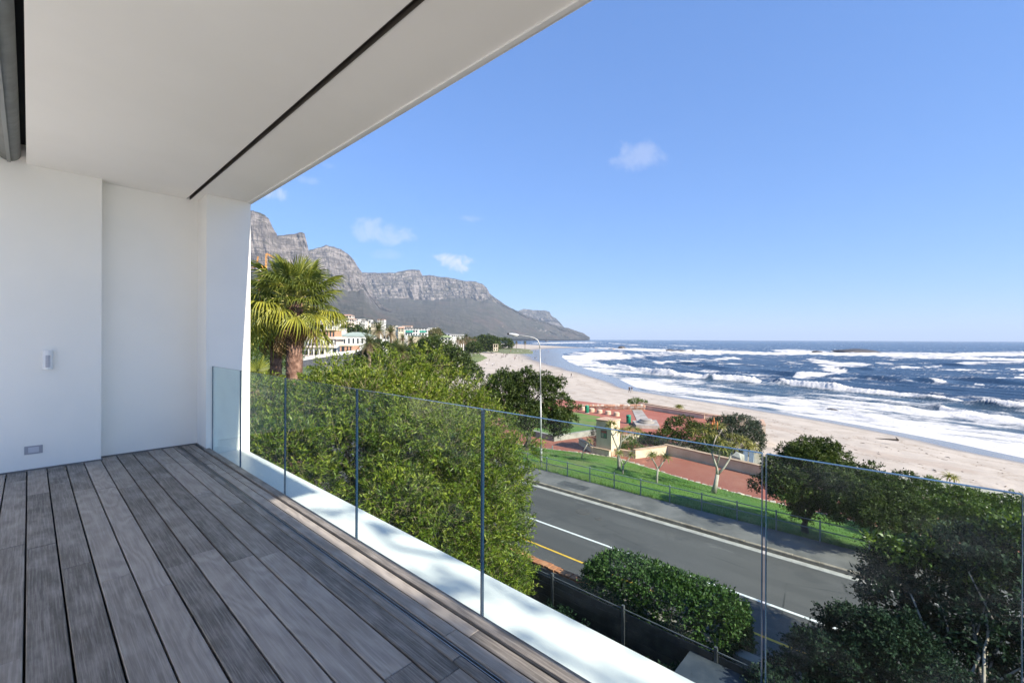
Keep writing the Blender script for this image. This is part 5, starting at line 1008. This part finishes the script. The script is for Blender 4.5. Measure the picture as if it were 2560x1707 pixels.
# white building with pale green roof
house("hall", "long white hall with pale green pitched roof behind the date palms", *[rt3(735, 0)[0], rt3(1430, 0)[0], rt3(0, 545)[1], rt3(0, 810)[1]], 215, 1, 8, wht, groof, 'hip', "building", depth=16, frac=.55, wfrac=.35, below=6)
house("white_house", "white two-storey block between the two tall date palms", rt3(1700, 0)[0], rt3(1830, 0)[0], rt3(0, 600)[1], rt3(0, 810)[1], 225, 2, 2, wht, wht, below=6)
hs = [  # x0,x1,y0,y1 in the town detail, depth, storeys, windows, wall, roof, type, label, balcony
    (470, 650, 300, 400, 380, 2, 4, grim, droof, 'flat', "glassy grey house under the palm fronds on the hillside", True), (650, 745, 340, 400, 385, 1, 3, wht, wht, 'flat', "small white house with dark windows beside the glassy grey one", False),
    (770, 1010, 285, 330, 420, 1, 5, wht, droof, 'hip', "long low white house with dark tiled roof high on the slope", False), (745, 850, 345, 400, 375, 1, 3, wht, wht, 'flat', "low white house in front of dark hillside trees", False), (890, 1020, 345, 470, 360, 3, 2, crm, wht, 'flat', "stepped pale house left of the big balcony block", True),
    (1060, 1230, 300, 430, 400, 3, 2, wht, wht, 'flat', "white three-storey block with open balconies on the hillside", True), (1230, 1380, 350, 465, 390, 2, 3, crm, crm, 'flat', "cream house right of the white balcony block", False),
    (1270, 1420, 315, 390, 430, 1, 2, droof, droof, 'flat', "black flat-roofed house with white end wall on the hillside", False), (1415, 1470, 315, 385, 425, 1, 1, wht, wht, 'flat', "white end block beside the black flat-roofed house", False), (805, 925, 485, 520, 300, 1, 2, wht, wht, 'flat', "white garden pavilion among dark trees above the hall", False),
    (400, 480, 300, 420, 350, 3, 1, wht, wht, 'flat', "narrow white house half behind the palm's dry fronds", False), (240, 380, 280, 420, 360, 2, 2, crm, droof, 'hip', "cream house with dark roof behind the shaggy palm trunk", False), (490, 640, 230, 290, 450, 2, 3, grim, droof, 'flat', "upper grey house highest at the left of the hillside town", False), (860, 1090, 200, 270, 520, 1, 4, pink, terr, 'hip', "pinkish roofs of a house high up against the mountain slope", False),
    (420, 720, 425, 500, 300, 1, 5, wht, mroof, 'flat', "planted flat roof terrace building above the construction site", False), (2000, 2110, 440, 540, 330, 2, 2, crm, terr, 'hip', "small cream house with reddish roof right of the date palms", False), (2110, 2200, 430, 500, 380, 1, 2, pink, terr, 'hip', "small pink house on the lower slope above the white blocks", False)]
for (x0, x1, y0, y1, d, st_, nw, wl_, rf, ty, lb, bal) in hs:
    (u0, v0), (u1, v1) = rt3(x0, y0), rt3(x1, y1); house("hillside_house", lb, u0, u1, v0, v1, d, st_, nw, wl_, rf, ty, group="houses on the hillside", balcony=bal, below=18)
h4 = [(120, 420, 420, 560, 260, 2, 5, wht, wht, 'flat', "broad white block left of the teal-striped one", False), (430, 720, 425, 560, 265, 2, 4, wht, wht, 'flat', "white block with teal awning strip in the town centre", False), (100, 640, 385, 425, 330, 1, 8, wht, droof, 'flat', "upper white terrace row with dark windows behind the white blocks", False),
    (180, 560, 540, 590, 230, 1, 5, crm, groof, 'hip', "pale green roofed building just behind the promenade palms", False), (1210, 1480, 535, 590, 330, 1, 6, wht, wht, 'flat', "white low building right of the green-roofed one", False), (60, 260, 330, 400, 360, 1, 4, pink, terr, 'flat', "pinkish terrace house above the white blocks", False), (905, 1180, 495, 560, 300, 1, 4, wht, M("slate_blue_roof", (.2, .22, .27), (.26, .28, .33), .5, .7), 'hip', "blue-grey roofed house behind the moss-green roof", False)]
for (x0, x1, y0, y1, d, st_, nw, wl_, rf, ty, lb, bal) in h4:
    (u0, v0), (u1, v1) = rt4(x0, y0), rt4(x1, y1); t = house("town_building", lb, u0, u1, v0, v1, d, st_, nw, wl_, rf, ty, "building", group="town buildings behind the promenade palms", below=18)
    if 'teal' in lb: w_ = (D(*rt4(720, 500), d) - D(*rt4(430, 500), d)).length; obj("awning", MB().box(-w_ * .45, w_ * .15, -.9, -.4, 2.2, 3.0), greenm, t)
(u0, v0), (u1, v1) = rt4(880, 545), rt4(1200, 710)
house("restaurant_building", "building with moss-green roof and red-brown front by the palms", u0, u1, v0, v1, 235, 2, 4, wht, mroof, 'hip', "building", below=6)
t = thing("lifeguard_tower", "small cream two-storey lifeguard tower on the beach lawn", "tower", D(*rt4(2250, 885), 370)); t.rotation_euler = (0, 0, math.atan2(RT[1], RT[0])); k = 370 / 370
obj("wall", MB().box(-1.9, 1.9, 0, 3.5, -1, 1.7), crm, t); obj("floor_slab", MB().box(-2.1, 2.1, -.3, 3.7, 1.7, 1.95), crm, t); obj("roof", MB().box(-2.2, 2.2, -.4, 3.8, 4.3, 4.6), crm, t)
for x in (-1.8, 0, 1.8): obj("column", MB().box(x - .18, x + .18, -.1, .25, 1.95, 4.3), crm, t); obj("column", MB().box(x - .18, x + .18, 3.0, 3.35, 1.95, 4.3), crm, t)
for x in (-1, 1): obj("doorway", MB().box(x - .45, x + .45, -.03, .02, -.6, 1.1), win, t)
random.seed(5)
for k in range(26):
    u = random.uniform(700, 985); v = 742 + (u - 735) * .11 + random.uniform(-15, 13); d = random.uniform(330, 520) - (v - 742) * 2; w_ = random.uniform(9, 19); h_ = random.uniform(5.5, 10)
    house("hillside_house", "small pale house scattered on the slope under the mountain", u, u + w_, v - h_, v, d, 2 if h_ > 8 else 1, random.choice((2, 3)), random.choice((wht, wht, wht, crm, pink)), random.choice((wht, droof, terr, wht)), random.choice(('flat', 'flat', 'hip')), group="small houses scattered on the slope", below=24)
# tower crane
cd = 260; yel = M("crane_paint", (.62, .26, .02), (.72, .33, .04), 2, .5)
c0 = D(*rm2(330, 980), cd); t = thing("tower_crane", "orange luffing tower crane behind the fan palm", "crane", c0)
def CP(x, y): p = D(*rm2(x, y), cd) - c0; return Vector(p)
def truss(b, p, q, w, n, r):
    d_ = (q - p); nrm_ = Vector((0, 0, 1)) if abs(d_.normalized().z) < .7 else Vector((RT[0], RT[1], 0)); s_ = nrm_ * w
    b.tube([p + s_, q + s_ * .7], r, 4); b.tube([p - s_, q - s_ * .7], r, 4)
    for i in range(n): a_ = p + d_ * (i / n); e_ = p + d_ * ((i + 1) / n); b.tube([a_ + s_ * (1 if i % 2 else -1), e_ - s_ * (1 if i % 2 else -1)], r * .7, 4)
b = MB(); truss(b, CP(330, 1000), CP(330, 1000) + Vector((0, 0, -30)), .9, 16, .12); obj("mast", b, yel, t)
b = MB(); truss(b, CP(270, 985), CP(-200, 1015), .8, 12, .13); obj("counter_jib", b, yel, t)
b = MB(); truss(b, CP(420, 960), CP(425, 745), .45, 6, .12); truss(b, CP(425, 745), CP(590, 830), .35, 5, .11); obj("luffing_jib", b, yel, t)
b = MB(); truss(b, CP(265, 950), CP(290, 790), .35, 5, .11); obj("a_frame", b, yel, t)
q = CP(330, 990); obj("cab", MB().box(q.x - 1.1, q.x + 1.1, q.y - 1, q.y + 1, q.z - 1.6, q.z + .4), wht, t); obj("slewing_deck", MB().box(q.x - 3, q.x + 3, q.y - 1.2, q.y + 1.2, q.z + .5, q.z + 1.7), yel, t)
obj("hoist_cable", MB().tube([CP(305, 1100), CP(300, 1320)], .06, 4), scaf, t)
# far slim lamp post, poles
t = thing("street_lamp", "thin grey double-headed lamp post rising behind the bush's left part", "street lamp", D(*rt3(1420, 1080), 105)); hh = D(*rt3(1420, 745), 105).z - t.location.z
obj("pole", MB().tube([(0, 0, -3), (0, 0, hh)], .09, 6), lampm, t); obj("lamp_head", MB().tube([(-RT[0] * .65, -RT[1] * .65, hh), (RT[0] * 1.2, RT[1] * 1.2, hh + .05)], .10, 6), lampm, t)
for k, (x, y0, y1, d, lb) in enumerate(((1212, 400, 270, 480, "thin white pole on the headland lawn between the far palms"), (65, 590, 550, 250, "short pale post on the beach lawn at the left"), (232, 560, 490, 260, "thin pole beside the dune path on the beach lawn"))):
    a_ = D(*r5(x, y0), d); hh = D(*r5(x, y1), d).z - a_.z; t = thing("pole", lb, "pole", a_); obj("post_body", MB().tube([(0, 0, -1), (0, 0, hh)], .12, 6), lampm, t)
# far lawns on the beach promenade and headland
def drape(pts, m, lift=.12):
    q = [tuple(P(u, v, -8.6)[:2]) for u, v in pts]; x = np.array([p[0] for p in q]); y = np.array([p[1] for p in q]); n = 46
    X, Y = np.meshgrid(np.linspace(x.min(), x.max(), n), np.linspace(y.min(), y.max(), n)); d = polydist(X, Y, q, True); ins = inside(X, Y, q)
    Z = beach_z(X, Y, shore(X, Y)) + np.where(ins, np.minimum(lift + 1.2, .1 + d * .12) * .6, -.35 - d * .3); return struct(link("lawn", np_mesh("lawn", np.stack([X, Y, Z], -1).reshape(-1, 3), grid_quads(n, n), m, True)))
drape([rt4(1250, 960), rt4(1500, 930), rt4(1900, 930), rt4(2080, 985), rt4(1900, 1060), rt4(1700, 1110), rt4(1500, 1090), rt4(1300, 1080)], M("beach_lawn_grass", (.09, .13, .035), (.15, .17, .06), .3, .9))
drape([r5(380, 430), r5(650, 425), r5(900, 440), r5(1420, 425), r5(1460, 400), r5(1380, 375), r5(900, 370), r5(600, 380), r5(350, 395)], M("headland_grass", (.10, .12, .045), (.15, .16, .07), .3, .9))
# rocks
rockm = M("boulder_granite", (.26, .20, .155), (.44, .36, .29), .5, .9, .6, 2, .15); rockd = M("wet_dark_rock", (.035, .032, .03), (.09, .08, .07), .6, .55, .6, 2, .15)
def rockmesh(seed):
    rr = np.random.default_rng(seed); bm = bmesh.new(); bmesh.ops.create_icosphere(bm, subdivisions=2, radius=1); ph = rr.uniform(0, 9, 3)
    for v in bm.verts:
        c = v.co; f = .78 + .5 * float(fbm(np.array(c.x * 1.4 + ph[0] + c.z), np.array(c.y * 1.4 + ph[1] - c.z * .7), 3, seed)) ; v.co = c * f
    me = bpy.data.meshes.new("rock"); bm.to_mesh(me); bm.free(); me.materials.append(rockm); return me
rks = [rockmesh(k) for k in range(5)]; rkd = []
for me in rks: m2 = me.copy(); m2.materials.clear(); m2.materials.append(rockd); rkd.append(m2)
def rock(label, u, v, z, sx, sz, darkr=False, group=None):
    o = link("rock", random.choice(rkd if darkr else rks), None, P(u, v, z)); o.scale = (sx, sx * random.uniform(.6, .9), sz); o.rotation_euler = (0, 0, random.uniform(-.4, .4) - YAW); tag(o, label, "rock", group)
random.seed(21)
for k in range(34):
    f = k / 33; x = 1480 + f * 870 + random.uniform(-12, 12); y = 398 + 8 * f + random.uniform(-14, 12) * (1.2 - f) ; s_ = random.uniform(1.8, 4.2) * (1.3 - .5 * f)
    rock("pale granite boulder in the line of rocks at the far end of the beach", *r5(x, y), -13.2, s_, s_ * random.uniform(.5, .8), k % 5 == 0, "granite boulders at the far end of the beach")
for k in range(12):
    rock("granite boulder along the tip of the rocky spit in the surf", *n7(60 + k * 42 + random.uniform(-8, 8), 128 + random.uniform(-3, 4)), -13.6, random.uniform(2, 3.6), random.uniform(1.0, 1.9), k % 2 == 0, "granite boulders at the far end of the beach")
for (x, y, sx, sz, lb) in ((605, 122, 6.5, 4.2, "pointed dark rock at the end of the rocky spit, waves splashing"), (1075, 146, 6, 2.6, "dark rock in the surf, left of the long flat one"), (1165, 147, 11, 1.9, "long flat dark rock in the middle of the surf line"), (1310, 145, 3, 1.5, "small dark rock right of the long flat rock in surf")): rock(lb, *n7(x, y), SEA, sx, sz, True)
for (x, y, sx, sz, lb) in ((690, 158, 26, 4.4, "large smooth dark rock hump far out in the waves"), (320, 160, 6, 2.0, "small dark rock left of the large rock hump"), (470, 742, 1.5, .75, "dark rock in the foam near the wet sand")): rock(lb, *n8(x, y), SEA, sx, sz, True)
for (x, y, lb) in ((1700, 262, "dark rock islet before the far sea, right of the lamp's bend"),): rock(lb, *r5(x, y), SEA, 14, 9, True)
# driftwood
t = thing("driftwood_log", "dark driftwood log lying on the sand above the wet band", "driftwood", P(*n8(1010, 1022), -12.75)); b = MB()
q0, q1 = P(*n8(900, 1005), -12.6) - t.location, P(*n8(1125, 1032), -12.6) - t.location; b.tube([q0 + Vector((0, 0, .05)), q0.lerp(q1, .5) + Vector((0, 0, .14)), q1 + Vector((0, 0, .22))], [.03, .09, .17], 7); obj("log", b, barkd, t, smooth_=True)
b = MB(); b.tube([q1 + Vector((0, 0, .2)), q1 + Vector((.3, .3, .55))], [.12, .03], 6); b.tube([q1 + Vector((0, 0, .2)), q1 + Vector((-.35, .1, .45))], [.1, .03], 6); obj("root_stub", b, barkd, t)
b = MB()
for k in range(110):
    u = random.uniform(1330, 2330); base = np.interp(u, [1300, 1480, 1600, 1760, 1900, 2060, 2200, 2352], [835, 905, 925, 955, 985, 1010, 1040, 1075]); v = base + (random.random() ** 1.6) * 62 * (1 if u > 1500 else .5) + 2
    p = P(u, v, -12.9); p.z = float(beach_z(np.array([p.x]), np.array([p.y]), shore(np.array([p.x]), np.array([p.y])))[0]); w = .05 + .30 * random.random() ** 3; a_ = random.uniform(-.9, .9) + 1.2; q = [p]
    for n_ in range(3): a_ += random.uniform(-.7, .7); q.append(q[-1] + Vector((math.cos(a_), math.sin(a_), random.uniform(-.02, .02))) * w)
    b.tube(q, [.02, random.uniform(.03, .07), .05, .02], 5)
tag(obj("kelp_litter", b, M("dry_kelp", (.07, .05, .035), (.13, .10, .07), 3, .9), kind='stuff'), "dark scraps of kelp and driftwood scattered on the sand", "kelp")
# people
def person_mesh(pose, seed, top, leg, hair):
    import bmesh as bm_
    me = bpy.data.meshes.new("person"); st = {'walk': (.26, -.24, .12, -.16), 'stand': (.09, -.07, .04, .02), 'stride': (.34, -.3, .2, -.22)}[pose]
    vs = [(0, 0, .95), (0, 0, 1.12), (0, .01, 1.32), (0, .02, 1.45), (0, .03, 1.53), (0, .05, 1.63), (0, .05, 1.73)]; ed = [(i, i + 1) for i in range(6)]; rad = [.15, .135, .155, .12, .06, .095, .07]
    for sx, a, ar in ((-1, st[0], st[3]), (1, st[1], st[2])):
        o = len(vs); vs += [(sx * .10, .0, .88), (sx * .11, a * .5 + .03, .50), (sx * .11, a, .09), (sx * .12, a + .14, .04)]; rad += [.105, .07, .052, .045]; ed += [(0, o), (o, o + 1), (o + 1, o + 2), (o + 2, o + 3)]
        o = len(vs); vs += [(sx * .19, .0, 1.40), (sx * .25, ar * .5 - .02, 1.14), (sx * .25, ar + .06, .90), (sx * .245, ar + .09, .80)]; rad += [.065, .048, .036, .04]; ed += [(3, o), (o, o + 1), (o + 1, o + 2), (o + 2, o + 3)]
    me.from_pydata(vs, ed, []); ob = bpy.data.objects.new("tmp_body", me); COL.objects.link(ob)
    sk = ob.modifiers.new("skin", 'SKIN'); ss = ob.modifiers.new("sub", 'SUBSURF'); ss.levels = 1; ss.render_levels = 1
    for i, r in enumerate(rad): me.skin_vertices[0].data[i].radius = (r, r * .85)
    me.skin_vertices[0].data[0].use_root = True
    dg = bpy.context.evaluated_depsgraph_get(); m2 = bpy.data.meshes.new_from_object(ob.evaluated_get(dg)); bpy.data.objects.remove(ob); m2.name = "person"
    skin = bpy.data.materials.get("skin") or M("skin", (.32, .19, .13), rough=.6)
    m2.materials.clear()
    for m_ in (leg, top, skin, hair): m2.materials.append(m_)
    for p in m2.polygons:
        c = p.center; p.use_smooth = True
        p.material_index = 0 if c.z < .94 and abs(c.x) < .20 else 1 if c.z < 1.47 and not (abs(c.x) > .2 and c.z < 1.05) else 3 if (c.z > 1.60 and c.y < .07) or c.z > 1.69 else 2
    return m2
hairm = M("hair", (.03, .02, .015), rough=.7); blk = M("dark_clothes", (.02, .02, .025), rough=.9); nav = M("navy_clothes", (.03, .04, .08), rough=.9); wtc = M("white_clothes", (.7, .7, .7), rough=.9); gry = M("grey_trousers", (.16, .16, .17), rough=.9); red_ = M("red_top", (.35, .05, .04), rough=.9); khk = M("khaki_trousers", (.35, .30, .22), rough=.9)
pm = [person_mesh('walk', 1, blk, blk, hairm), person_mesh('stride', 2, nav, khk, hairm), person_mesh('stand', 3, gry, blk, hairm), person_mesh('walk', 4, wtc, gry, hairm), person_mesh('stand', 5, red_, nav, hairm), person_mesh('stride', 6, blk, gry, hairm)]
def sandz(u, v):
    z = -13.2
    for _ in range(8):
        p = P(u, v, z); x, y = np.array([p.x]), np.array([p.y]); z = .5 * z + .5 * max(SEA, float(beach_z(x, y, shore(x, y))[0]))
    return z
def person(label, u, v, k, rz, group=None):
    z = sandz(u, v); o = link("person", pm[k], None, P(u, v, z + .02)); o.rotation_euler = (0, 0, rz); tag(o, label, "person", group)
person("person in dark clothes walking at the left of the couple on the sand", *r3(1073, 71), 0, 2.6); person("person in dark top and pale trousers, right one of the couple on sand", *r3(1093, 70), 1, 2.6)
person("lone person in dark clothes walking near the water, below the lamp's height", *r5(2185, 972), 5, 2.9)
for (x, y, k, lb) in ((575, 650, 0, "lone dark figure left on the open sand, before the dune"), (1220, 662, 2, "dark figure standing alone in front of the crowd, near the wet sand"), (1157, 605, 5, "dark figure walking just behind the lone standing one"), (528, 728, 3, "figure at the far left by the shallow pool on the beach"), (640, 748, 3, "figure in white at the shallow pool nearest the trees"), (672, 728, 3, "second pale figure beside the shallow pool"), (1470, 605, 0, "dark figure standing at the wet sand just left of the lamp post"), (1505, 598, 1, "figure walking beside the one at the wet sand near the lamp post"), (1668, 610, 2, "figure alone in the wet sand right of the lamp post")): person(lb, *r5(x, y), k, random.uniform(0, 6))
for (x, y, k) in ((815, 585, 0), (832, 580, 2), (862, 570, 4), (897, 575, 0), (855, 535, 1), (905, 540, 0), (920, 535, 5), (938, 535, 0), (830, 540, 3), (1080, 565, 0), (1108, 562, 2), (1085, 615, 5), (1070, 625, 4)): person("small dark figure in the group of people in the middle of the far sand", *r5(x, y), k, random.uniform(0, 6), "people grouped on the far sand")
for (x, y, k) in ((618, 505, 0), (812, 490, 2), (970, 500, 0), (993, 470, 4), (1092, 460, 0), (1135, 475, 3), (1275, 480, 0), (1248, 475, 1), (1388, 472, 5), (1375, 470, 3), (1478, 472, 0), (1510, 468, 2), (1585, 465, 0), (1668, 465, 1), (1738, 462, 4), (710, 550, 2), (640, 568, 3), (405, 575, 2), (170, 520, 0), (490, 480, 4), (398, 490, 0), (1200, 470, 3), (850, 468, 1), (1055, 490, 3)): person("tiny figure scattered along the back of the far beach", *r5(x, y), k, random.uniform(0, 6), "people scattered along the back of the beach")
# air: one closed box round the whole scene
hz = Mat("haze_air"); hz.l.remove(hz.out.inputs[0].links[0]); pv = hz.node('ShaderNodeVolumePrincipled', {'Color': (.66, .80, 1, 1), 'Density': HAZE, 'Anisotropy': 0.0}); hz.l.new(pv.outputs[0], hz.out.inputs['Volume'])
o = obj("haze", MB().box(-14500, 46000, -47000, 46000, -40, 960), hz.m); o['kind'] = 'stuff'; tag(o, "thin bluish sea haze over the bay and far mountains", "haze")
